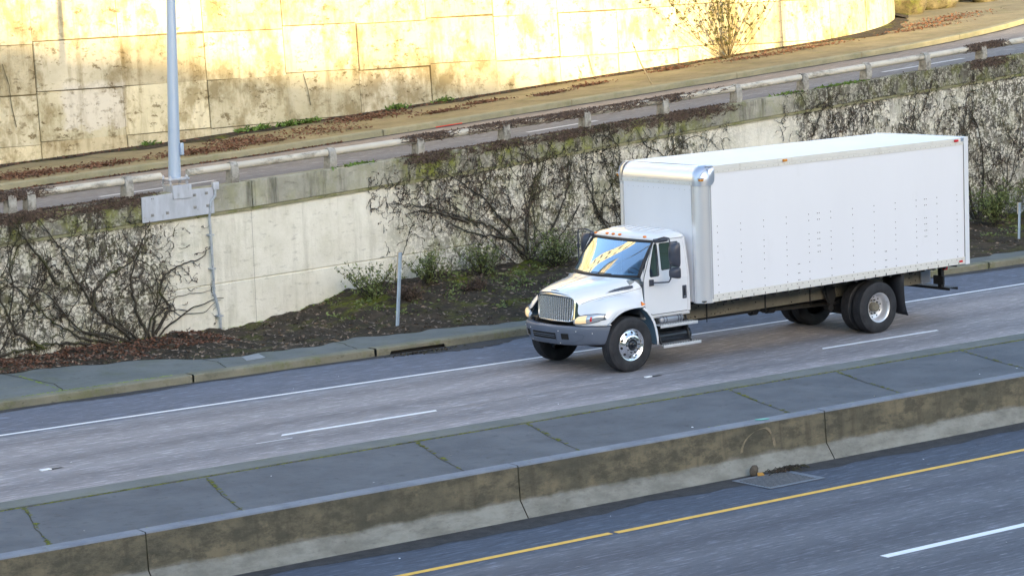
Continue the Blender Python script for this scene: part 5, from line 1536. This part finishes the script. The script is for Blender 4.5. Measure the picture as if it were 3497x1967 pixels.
# ---- mirrors
def mirror_set(s, ax_, ay, mx_, my_):
    yb = CY + s * 1.0
    m = MB().tube([(.82, CY + s * .955, 2.335), (.98, CY + s * .96, 2.345), (1.13, CY + s * .955, 2.345)], .042, 8)
    mi = P_('mirror_arm', m, M_MIRROR, smooth=60)
    obj('strut', MB().tube([(.92, CY + s * .96, 2.37), (ax_ + .02, (ay + yb) / 2, 2.42), (ax_, ay + -s * .02, 2.41), (ax_, ay, 2.34), (ax_, ay, 1.66), (ax_ - .02, ay - s * .03, 1.60), (ax_ - .12, (ay + yb) / 2, 1.585), (.68, CY + s * 1.03, 1.58)], .015, 8), M_MIRROR, mi, 60)
    obj('foot', MB().rbox(.60, .70, min(CY + s * 1.02, CY + s * 1.07), max(CY + s * 1.02, CY + s * 1.07), 1.52, 1.64, .012), M_MIRROR, mi)
    for z in (2.09, 1.74): obj('clamp', MB().cyl((ax_, ay, z - .035), (ax_, ay, z + .035), .028, n=10), M_MIRROR, mi)
    y0, y1 = my_ - .115, my_ + .115
    for zz0, zz1 in ((1.89, 2.33), (1.665, 1.865)):
        b3 = MB(); rows = []
        nz = 9
        for k in range(nz):
            t = k / (nz - 1); z = lerp(zz0, zz1, t); sh = (1 - abs(2 * t - 1) ** 6) ** .5 * .12 + .88
            if k in (0, nz - 1): sh = .82
            bul = .10 * (1 - abs(2 * t - 1) ** 4) + .02
            w = (y1 - y0) / 2 * sh; c__ = (y0 + y1) / 2
            rows.append([(mx_ + .05, c__ - w, z), (mx_ - bul * .3, c__ - w * .96, z), (mx_ - bul * .75, c__ - w * .6, z), (mx_ - bul, c__, z), (mx_ - bul * .75, c__ + w * .6, z), (mx_ - bul * .3, c__ + w * .96, z), (mx_ + .05, c__ + w, z)])
        b3.grid(rows, True); n7 = 7; o = 0
        b3.face(*[k for k in range(7)]); b3.face(*[(nz - 1) * 7 + k for k in range(7)])
        hs = obj('mirror_housing', b3, M_MIRROR, mi, 50)
        obj('mirror_glass', MB().box(mx_ + .051, mx_ + .054, y0 + .015, y1 - .015, zz0 + .02, zz1 - .02), M_CHROME, mi, 0)
mirror_set(-1, .855, -.10, .93, -.135)
mirror_set(1, .92, 2.74, 1.0, 2.58)

# ---- wheels
def tyre_mb(c, w, r, ri, s, n=64):
    """c: centre of the tyre, outer side towards s"""
    h = w / 2
    prof = [(-h * .72, ri), (-h * .95, ri + .03), (-h, ri + (r - ri) * .45), (-h * .97, ri + (r - ri) * .75), (-h * .86, r - .02), (-h * .80, r - .004),
            (-h * .5, r), (-h * .47, r), (-h * .46, r - .012), (-h * .42, r - .012), (-h * .41, r), (-h * .03, r), (-h * .02, r - .012), (h * .02, r - .012), (h * .03, r), (h * .41, r), (h * .42, r - .012), (h * .46, r - .012), (h * .47, r), (h * .5, r),
            (h * .80, r - .004), (h * .86, r - .02), (h * .93, r - .035), (h * .945, r - .05), (h * .97, r - .055), (h * .985, ri + (r - ri) * .75), (h * .975, ri + (r - ri) * .70), (h * 1.0, ri + (r - ri) * .66), (h * 1.0, ri + (r - ri) * .42), (h * .99, ri + .055), (h * .975, ri + .05), (h * .95, ri + .03), (h * .84, ri + .004), (h * .72, ri)]
    return MB().lathe([(a, q) for a, q in prof], c, 'y', n, s)
RW = .51
def wheel_front(x, yo, s):
    w = T
    wh = bpy.data.objects.new('wheel', None); COL.objects.link(wh); wh.parent = T; wh.location = (x, yo - CY, RW)
    wd = .27; cy = yo - s * wd / 2
    obj('tyre', tyre_mb((x, cy, RW), wd, RW, .285, s), M_TYRE, wh, 40)
    e = wd / 2
    prof = [(e - .10, .27), (e - .035, .276), (e - .012, .290), (e - .004, .297), (e - .006, .288), (e - .02, .276), (e - .03, .268), (e - .035, .262), (e - .022, .235), (e + .012, .195), (e + .028, .183), (e + .034, .175), (e + .034, .108), (e + .02, .10), (e - .04, .098)]
    rm = obj('rim', MB().lathe(prof, (x, cy, RW), 'y', 56, s), M_RIM, wh, 50)
    m = MB()
    for k in range(10):
        a = 2 * PI * (k + .3) / 10; q = .228; nrm = (math.cos(a) * .6, s, math.sin(a) * .6)
        m.disc((x + q * math.cos(a), cy + s * (e - .013), RW + q * math.sin(a)), .026, nrm, 12, .003)
    obj('hand_holes', m, M_HOLE, rm if False else wh)
    m = MB()
    for k in range(10):
        a = 2 * PI * k / 10; q = .142
        m.cyl((x + q * math.cos(a), cy + s * (e + .03), RW + q * math.sin(a)), (x + q * math.cos(a), cy + s * (e + .062), RW + q * math.sin(a)), .017, .013, 8)
    obj('lug_nuts', m, M_IRON, wh, 40)
    m = MB().lathe([(e - .04, .10), (e + .0, .095), (e + .03, .078), (e + .045, .06), (e + .05, .045), (e + .085, .043), (e + .092, .034), (e + .093, .0)], (x, cy, RW), 'y', 32, s)
    obj('hub', m, M_TANK, wh, 40)
def wheel_rear(x, yo, s):
    wh = bpy.data.objects.new('wheel', None); COL.objects.link(wh); wh.parent = T; wh.location = (x, yo - CY, RW)
    wd = .265; cy = yo - s * wd / 2; cy2 = cy - s * .335
    obj('tyre', tyre_mb((x, cy, RW), wd, RW, .285, s), M_TYRE, wh, 40)
    obj('tyre', tyre_mb((x, cy2, RW), wd, RW, .285, s), M_TYRE, wh, 40)
    e = wd / 2
    prof = [(e - .02, .276), (e - .008, .288), (e - .004, .297), (e - .008, .287), (e - .02, .272), (e - .06, .262), (e - .12, .252), (e - .165, .238), (e - .175, .225), (e - .18, .20), (e - .19, .175), (e - .193, .165), (e - .193, .095)]
    obj('rim', MB().lathe(prof, (x, cy, RW), 'y', 56, s), M_RIMR, wh, 50)
    m = MB()
    for k in range(10):
        a = 2 * PI * (k + .3) / 10; q = .203
        m.disc((x + q * math.cos(a), cy + s * (e - .177), RW + q * math.sin(a)), .018, (0, s, 0), 12, .003)
    obj('hand_holes', m, M_HOLE, wh)
    m = MB()
    for k in range(10):
        a = 2 * PI * k / 10; q = .138
        m.cyl((x + q * math.cos(a), cy + s * (e - .195), RW + q * math.sin(a)), (x + q * math.cos(a), cy + s * (e - .155), RW + q * math.sin(a)), .016, .013, 8)
    obj('lug_nuts', m, M_IRON, wh, 40)
    m = MB().lathe([(e - .193, .098), (e - .10, .092), (e - .095, .085), (e - .08, .08), (e - .078, .0)], (x, cy, RW), 'y', 32, s)
    for k in range(8):
        a = 2 * PI * k / 8; m.cyl((x + .066 * math.cos(a), cy + s * (e - .085), RW + .066 * math.sin(a)), (x + .066 * math.cos(a), cy + s * (e - .064), RW + .066 * math.sin(a)), .010, n=6)
    obj('hub', m, M_CHASS, wh, 40)
    m = MB().lathe([(-e + .02, .27), (-e + .02, .1), (-.6, .1)], (x, cy, RW), 'y', 24, s)
    obj('brake_drum', m, M_DARK, wh, 40)
XR = 6.345
wheel_front(0, .06, -1); wheel_front(0, 2 * CY - .06, 1)
wheel_rear(XR, .06, -1); wheel_rear(XR, 2 * CY - .06, 1)
P_('front_axle', MB().tube([(0, .3, RW), (0, .5, RW - .06), (0, CY, RW - .1), (0, 2.04, RW - .06), (0, 2.24, RW)], .05, 8), M_DARK)
m = MB().tube([(XR, .4, RW), (XR, CY - .3, RW), (XR, CY - .18, RW), (XR, CY + .18, RW), (XR, CY + .3, RW), (XR, 2.14, RW)], [.08, .09, .22, .22, .09, .08], 16)
P_('rear_axle', m, M_DARK)

# ---- chassis
for y in (.86, 1.68):
    s = -1 if y < CY else 1
    m = MB()
    m.box(.9, 8.55, y - .004, y + .004, .70, .985).box(.9, 8.55, min(y, y - s * .08), max(y, y - s * .08), .695, .703).box(.9, 8.55, min(y, y - s * .08), max(y, y - s * .08), .982, .99)
    m.shear()
    fr = P_('frame_rail', m, M_CHASS, smooth=0)
    m = MB(); random.seed(5)
    for k in range(75):
        x = random.choice([random.uniform(1.7, 3.2), random.uniform(2.9, 6.2), random.uniform(7.2, 8.2)]); z = random.choice([.74, .78, .84, .90, .94]) + random.uniform(-.01, .01)
        m.disc((x, y + s * .005, z), random.choice([.009, .011, .011, .016]), (0, s, 0), 8, .004)
    m.shear(); obj('bolt_holes', m, M_HOLE, fr)
    m = MB()
    for x in (2.52, 4.03, 5.22): m.box(x - .016, x + .016, y + s * .006 - .008, y + s * .006 + .008, .70, 1.08); m.box(x - .006, x + .006, y + s * .01 - .006, y + s * .01 + .006, .60, .70)
    m.shear(); obj('straps', m, M_DARK, fr, 0)
m = MB()
for k in range(22):
    x = 2.0 + k * .31; m.box(x, x + .05, .06, 2.48, 1.075, 1.135)
m.box(1.95, 8.7, .80, .90, .992, 1.075).box(1.95, 8.7, 1.64, 1.74, .992, 1.075)
m.shear(); P_('cross_sills', m, M_DARK, smooth=0)
P_('floor_pan', MB().box(1.76, 8.76, .03, 2.51, 1.136, 1.16).shear(), M_DARK, smooth=0)
P_('driveshaft', MB().tube([(1.5, CY, .60), (4.15, CY, .60), (4.16, CY, .60), (4.5, CY, .58), (6.1, CY, .53)], [.045, .045, .04, .055, .055], 14), M_SHAFT)
m = MB().cyl((4.0, CY, .60), (4.14, CY, .60), .10, n=16).cyl((4.42, CY, .585), (4.6, CY, .58), .09, n=16)
m.cyl((4.28, CY - .08, .59), (4.40, CY + .08, .59), .06, n=10)
P_('universal_joint', m, M_DARK)
P_('crossmember', MB().box(2.1, 3.9, 1.0, 1.6, .62, .78).box(5.9, 6.0, .86, 1.68, .72, .95).box(7.9, 8.0, .86, 1.68, .72, .95).box(4.9, 6.0, 1.0, 1.55, .66, .8), M_DARK, smooth=0)
P_('exhaust_pipe', MB().tube([(.9, 1.95, .62), (2.0, 1.95, .62), (2.3, 1.95, .62)], .06, 12).cyl((1.0, 1.95, .62), (2.2, 1.95, .62), .14, n=16), M_DARK)
# leaf springs and hanger bracket
for y in (.82, 1.72):
    m = MB()
    for k in range(5):
        L_ = .62 - k * .08; m.tube([(XR - L_, y, .62 - .0 + .018 * k - .05), (XR, y, .55 - .02 * k + .08), (XR + L_, y, .62 + .018 * k - .05)], .022, 6)
    P_('leaf_spring', m, M_DARK)
    s = -1 if y < CY else 1
    yy = y + s * .05
    m = MB().poly([(5.52, yy, .98), (5.62, yy, .97), (5.78, yy, .93), (5.82, yy, .75), (5.74, yy, .58), (5.68, yy, .58), (5.60, yy, .72)], off=(0, s * .03, 0))
    m.tube([(5.52, yy, .90), (5.58, yy, .72), (5.70, yy, .55)], .02, 6).tube([(5.80, yy, .92), (5.80, yy, .72), (5.72, yy, .55)], .02, 6)
    m.cyl((5.66, yy - .05, .52), (5.66, yy + .05, .52), .07, n=16)
    P_('spring_hanger', m, M_DARK)
# steps, air tank, battery box on the near side and far side
for s in (-1, 1):
    f = lambda hw: CY + s * hw
    ys = sorted((f(1.01), f(1.22)))
    for z, xa, xb in ((.785, .70, 1.60), (.405, .76, 1.67)):
        y0, y1 = ys
        yo = y0 if s < 0 else y1
        m = MB().box(xa, xb, y0, y1, z - .012, z)
        m.rbox(xa - .005, xb + .005, min(yo, yo + s * .012), max(yo, yo + s * .012), z - .05, z + .006, .005)
        stp = P_('step', m, M_STEP, smooth=30)
        mm = MB()
        for i in range(22):
            for j in range(3):
                x = lerp(xa + .03, xb - .03, i / 21) + (.015 if j % 2 else 0); y = lerp(y0 + .04, y1 - .04, j / 2)
                mm.disc((x, y, z - .001), .013, (0, 0, 1), 8, .005)
        obj('tread_holes', mm, M_HOLE, stp)
    m = MB()
    for x in (.80, 1.52):
        m.tube([(x, f(.95), .90), (x, f(1.0), .78), (x, f(1.02), .60), (x, f(1.08), .46), (x, f(1.12), .39)], .022, 6)
        m.box(x - .05, x + .05, min(f(.9), f(.99)), max(f(.9), f(.99)), .55, .80)
    m.box(.66, 1.55, min(f(.55), f(.93)), max(f(.55), f(.93)), .56, .76)
    P_('step_bracket', m, M_DARK, smooth=30)
    P_('lower_air_tank', MB().tube([(.72, f(.92), .52), (.76, f(.92), .52), (1.6, f(.92), .52), (1.64, f(.92), .52)], [.06, .12, .12, .06], 24), M_TANK, smooth=50)
    P_('upper_air_tank', MB().tube([(.86, f(.96), .845), (.89, f(.96), .845), (1.42, f(.96), .845), (1.45, f(.96), .845)], [.04, .07, .07, .04], 20), M_TANKG, smooth=50)
    for x in (.95, 1.02, 1.30, 1.36): P_('tank_band', MB().lathe([(-.01, .0725), (.01, .0725)], (x, f(.96), .845), 'x', 20), M_MIRROR)
P_('drain_valve', MB().cyl((1.78, .80, .62), (1.78, .80, .72), .05, n=12), M_CHASS)
# mud flaps
for s in (-1, 1):
    f = lambda hw: CY + s * hw
    rows = []
    for z, dx in ((1.14, 0), (.9, .0), (.7, .01), (.5, .03), (.36, .06), (.27, .10)):
        a = 1.24 + (0 if z > .4 else .01); b_ = .66
        zz1 = z + (.06 if z < .3 else 0)
        rows.append([(7.0 + dx, f(a), z), (7.0 + dx - .015, f((a + b_) / 2), z + (.02 if z < .3 else 0)), (7.0 + dx, f(b_), zz1)])
    P_('mud_flap', MB().grid(rows), M_FLAP, smooth=60, solid=.012)
    m = MB().box(6.75, 6.98, min(f(.45), f(.43)), max(f(.45), f(.43)), .75, 1.1)
    P_('flap_bracket', m, M_CHASS, smooth=0)
# rear step bumper
m = MB().box(8.62, 8.86, .34, 2.2, .63, .64).box(8.62, 8.628, .34, 2.2, .585, .63).box(8.852, 8.86, .34, 2.2, .585, .63)
rb = P_('rear_step', m, M_DARK, smooth=0)
m = MB()
for i in range(34):
    for j in range(3): m.disc((8.67 + .07 * j, .38 + i * .053, .6405), .014, (0, 0, 1), 8, .004)
obj('step_grip', m, M_BUMP, rb)
for y in (.62, 1.92):
    P_('step_hanger', MB().box(8.62, 8.70, y - .05, y + .05, .64, 1.12).box(8.56, 8.60, y - .16, y + .12, .70, .88), M_DARK, smooth=0)
P_('tail_lamp', MB().rbox(8.66, 8.74, .50, .62, .99, 1.09, .01), M_REDL)
P_('frame_end_plate', MB().box(8.30, 8.56, .82, .855, .72, 1.0), M_ALUC, smooth=0)

# ---- cargo box
W = 2 * CY; X0, X1, Z0, Z1, RR = 1.717, 8.85, 1.132, 3.689, .225
zc_ = 3.37
P_('front_panel', MB().grid([[(X0, y, z) for y in (RR, CY, W - RR)] for z in (Z0, 2.2, zc_ - .0)]).shear(), M_BOXW, smooth=0)
for s in (-1, 1):
    f = lambda y: y if s < 0 else W - y
    def post(z0, z1, r=RR, n=14, e=.0):
        rows = []
        for z in (z0, z1):
            rows.append([(X0 + r - (r + e) * math.cos(a), f(r - (r + e) * math.sin(a)), z) for a in np.linspace(0, PI / 2, n)])
        return MB().grid(rows)
    P_('corner_post', post(Z0 - .02, zc_ - .02).shear(), M_ALU, smooth=80)
    m = MB()
    m.grid([[(X0 - .004, f(RR + .0), Z0 - .02), (X0 - .004, f(RR + .045), Z0 - .02)], [(X0 - .004, f(RR + .0), zc_), (X0 - .004, f(RR + .045), zc_)]])
    m.grid([[(X0 + RR, f(-.004), Z0 - .02), (X0 + RR + .035, f(-.004), Z0 - .02)], [(X0 + RR, f(-.004), zc_), (X0 + RR + .035, f(-.004), zc_)]])
    P_('post_flange', m.shear(), M_ALU, smooth=0)
    m = MB()
    for k in range(26):
        z = Z0 + .04 + k * .085; m.disc((X0 - .005, f(RR + .022), z), .007, (-1, 0, 0), 6, .004); m.disc((X0 + RR + .018, f(-.005), z + .01), .007, (0, s, 0), 6, .004)
    P_('post_rivets', m.shear(), M_RIVET)
    # moulded corner cap
    rows = []; n = 12
    for i in range(n + 1):
        ph = PI / 2 * i / n; e = .012; row = []
        for a in np.linspace(-.0, PI / 2, 14):
            cr_ = math.cos(ph) ** .8 if ph < PI / 2 - .001 else 0
            row.append((X0 + RR - (RR + e) * math.cos(a) * cr_, f(RR - (RR + e) * math.sin(a) * max(cr_, .0)), zc_ + .03 + (Z1 - zc_ - .02) * math.sin(ph)))
        rows.append(row)
    m = MB().grid(rows)
    rows = [[(X0 + RR - (RR + .012) * math.cos(a), f(RR - (RR + .012) * math.sin(a)), z) for a in np.linspace(0, PI / 2, 14)] for z in (zc_ - .045, zc_ + .03)]
    m.grid(rows)
    def sq(ph, x, k, e=.012):
        c_, n_ = max(math.cos(ph), 0) ** k, max(math.sin(ph), 0) ** k
        return (x, f(RR - (RR + e) * c_), zc_ + .03 + (Z1 - zc_ - .02) * n_)
    phs = [PI / 2 * i / 16 for i in range(17)]
    m.grid([[sq(p, X0 + RR + dx, k) for p in phs] for dx, k in ((0, .8), (.03, .6), (.07, .42), (.12, .30))])
    m.grid([[(X0 + RR, f(-.012), zc_ - .045), (X0 + RR + .04, f(-.012), zc_ - .045)], [(X0 + RR, f(-.012), zc_ + .03), (X0 + RR + .12, f(-.012), zc_ + .03)]])
    cp = P_('corner_cap', m.shear(), M_ALUC, smooth=60, merge=True)
    obj('cap_ridge', MB().tube([(X0 + RR - (RR + .016) * math.cos(a) * c__, f(RR - (RR + .016) * math.sin(a) * c__), z) for a, c__, z in ((.55, 1.0, zc_ + .07), (.72, .97, zc_ + .14), (.95, .92, zc_ + .21), (1.25, .87, zc_ + .27), (1.5, .84, zc_ + .295))], .008, 6).shear(), M_ALUC, cp, 60)
    a = .80; cx, cyy = X0 + RR - (RR + .014) * math.cos(a), f(RR - (RR + .014) * math.sin(a))
    mk = obj('marker_lamp', MB().rbox(cx - .035, cx + .055, min(cyy, cyy) - .035, cyy + .035, zc_ + .045, zc_ + .095, .02).shear(), M_AMBERD, cp)
    obj('lamp_hood', MB().rbox(cx - .05, cx + .075, cyy - .045, cyy + .045, zc_ + .097, zc_ + .112, .005).shear(), M_ALUC, cp)
    # side wall
    ys_ = f(0)
    P_('side_panel', MB().grid([[(x, f(.006), z) for x in (X0 + RR, 5, X1 - .13)] for z in (Z0 + .12, Z1 - .14)]).shear(), M_BOXW, smooth=0)
    q = sorted((f(-.006), f(.03)))
    rl = P_('top_rail', MB().box(X0 + RR + .1, X1 - .13, q[0], q[1], Z1 - .145, Z1 - .075).box(X0 + RR + .1, X1 - .13, q[0] + (.005 if s < 0 else 0), q[1] - (0 if s < 0 else .005), Z1 - .072, Z1 - .004).shear(), M_TRIM, smooth=0)
    m = MB()
    for k in range(47):
        m.disc((X0 + RR + .2 + k * .141, f(-.008), Z1 - .115), .0075, (0, s, 0), 6, .004)
    obj('rivets', m.shear(), M_RIVET, rl)
    bl = P_('bottom_rail', MB().box(X0 + RR, X1 - .13, q[0], q[1], Z0 - .004, Z0 + .055).box(X0 + RR, X1 - .13, q[0] + (.004 if s < 0 else 0), q[1] - (0 if s < 0 else .004), Z0 + .058, Z0 + .135).shear(), M_TRIM, smooth=0)
    m = MB()
    for k in range(46):
        m.disc((X0 + RR + .12 + k * .146, f(-.004), Z0 + .10), .009, (0, s, 0), 6, .005)
    for k in range(23):
        for dz in (.012, .036): m.disc((X0 + RR + .16 + k * .2925, f(-.008), Z0 + dz), .011 if k not in (14, 15) else .015, (0, s, 0), 7, .004)
    obj('rivets', m.shear(), M_IRON, bl)
    # screw holes
    m = MB()
    rowsz = [2.545, 2.425, 2.165, 2.045, 1.915, 1.795, 1.62, 1.435]
    for k in range(12):
        x = 2.115 + k * .5835
        if k == 11: x = 8.52
        for z in rowsz: m.disc((x, f(.004), z), .0105, (0, s, 0), 8, .003)
        m.disc((x, f(.004), Z0 + .16), .0105, (0, s, 0), 8, .003)
    for x in (4.68, 4.73, 7.60, 7.65):
        for z in rowsz[:6]: m.disc((x, f(.004), z), .0105, (0, s, 0), 8, .003)
    for x in (4.15, 4.185, 6.485, 6.52):
        for z in (1.61, 1.435, 1.30): m.disc((x, f(.004), z), .0105, (0, s, 0), 8, .003)
    P_('screw_holes', m.shear(), M_HOLE)
    for x, mm_ in ((3.84, M_AMBERD), (8.50, M_REDL)):
        P_('marker_lamp', MB().rbox(x - .055, x + .055, *sorted((f(-.007), f(-.045))), Z1 - .073, Z1 - .018, .018).shear(), mm_)
    P_('side_reflector', MB().box(8.55, 8.65, *sorted((f(-.007), f(-.012))), Z0 + .035, Z0 + .075).shear(), M_REDL, smooth=0)
# top front radius
rows = []
for a in np.linspace(0, PI / 2, 14):
    x = X0 + RR - RR * math.cos(a); z = zc_ + .035 + (Z1 - zc_ - .035) * math.sin(a)
    rows.append([(x, y, z) for y in (RR + .0, .9, CY, W - .9, W - RR)])
P_('front_radius', MB().grid(rows).shear(), M_ALU, smooth=80)
m = MB().box(X0 - .006, X0 + .01, RR, W - RR, zc_ - .035, zc_ + .034)
tr = P_('front_trim', m.shear(), M_TRIM, smooth=0)
m = MB()
for k in range(13): m.disc((X0 - .007, RR + .07 + k * .153, zc_ - .005), .008, (-1, 0, 0), 6, .004)
for k in range(13): m.disc((X0 - .001, RR + .07 + k * .153, zc_ - .12), .006, (-1, 0, 0), 6, .005)
for k in range(19): m.disc((X0 + .002, RR + .07 + k * .102, zc_ + .055), .006, (-1, 0, 0), 6, .004)
obj('rivets', m.shear(), M_RIVET, tr)
m = MB()
for y in (.62, 1.12, 1.62): m.disc((X0 - .001, y, 2.42), .011, (-1, 0, 0), 8, .004)
P_('panel_holes', m.shear(), M_HOLE)
m = MB().grid([[(x, y, Z1 - .003 + .012 * (1 - ((y - CY) / CY) ** 2)) for y in np.linspace(0.0, W, 9)] for x in np.linspace(X0 + RR, X1 - .1, 6)])
P_('box_roof', m.shear(), M_ROOFW, smooth=60)
m = MB().box(X1 - .122, X1, -.016, .05, Z0 - .02, Z1 + .012).box(X1 - .122, X1, W - .05, W + .016, Z0 - .02, Z1 + .012).box(X1 - .1, X1, .05, W - .05, Z1 - .18, Z1 + .016).box(X1 - .1, X1, .05, W - .05, Z0 - .02, Z0 + .1)
rfm = P_('rear_frame', m.shear(), M_BODY, smooth=0, bevel=.004)
m = MB()
for k in range(19): m.disc((X1 - .135, -.007, Z0 + .15 + k * .127), .007, (0, -1, 0), 6, .006)
m.box(X1 - .130, X1 - .124, -.012, .01, Z0 + .14, Z1 - .12)
obj('seam', m.shear(), M_RIVET, rfm)
P_('rear_door', MB().box(X1 - .06, X1 - .03, .05, W - .05, Z0 + .1, Z1 - .18).shear(), M_BOXW, smooth=0)
P_('rear_cap_bracket', MB().box(X1 - .2, X1 - .125, -.01, .05, Z1 - .075, Z1 - .004).shear(), M_ALUC, smooth=0)
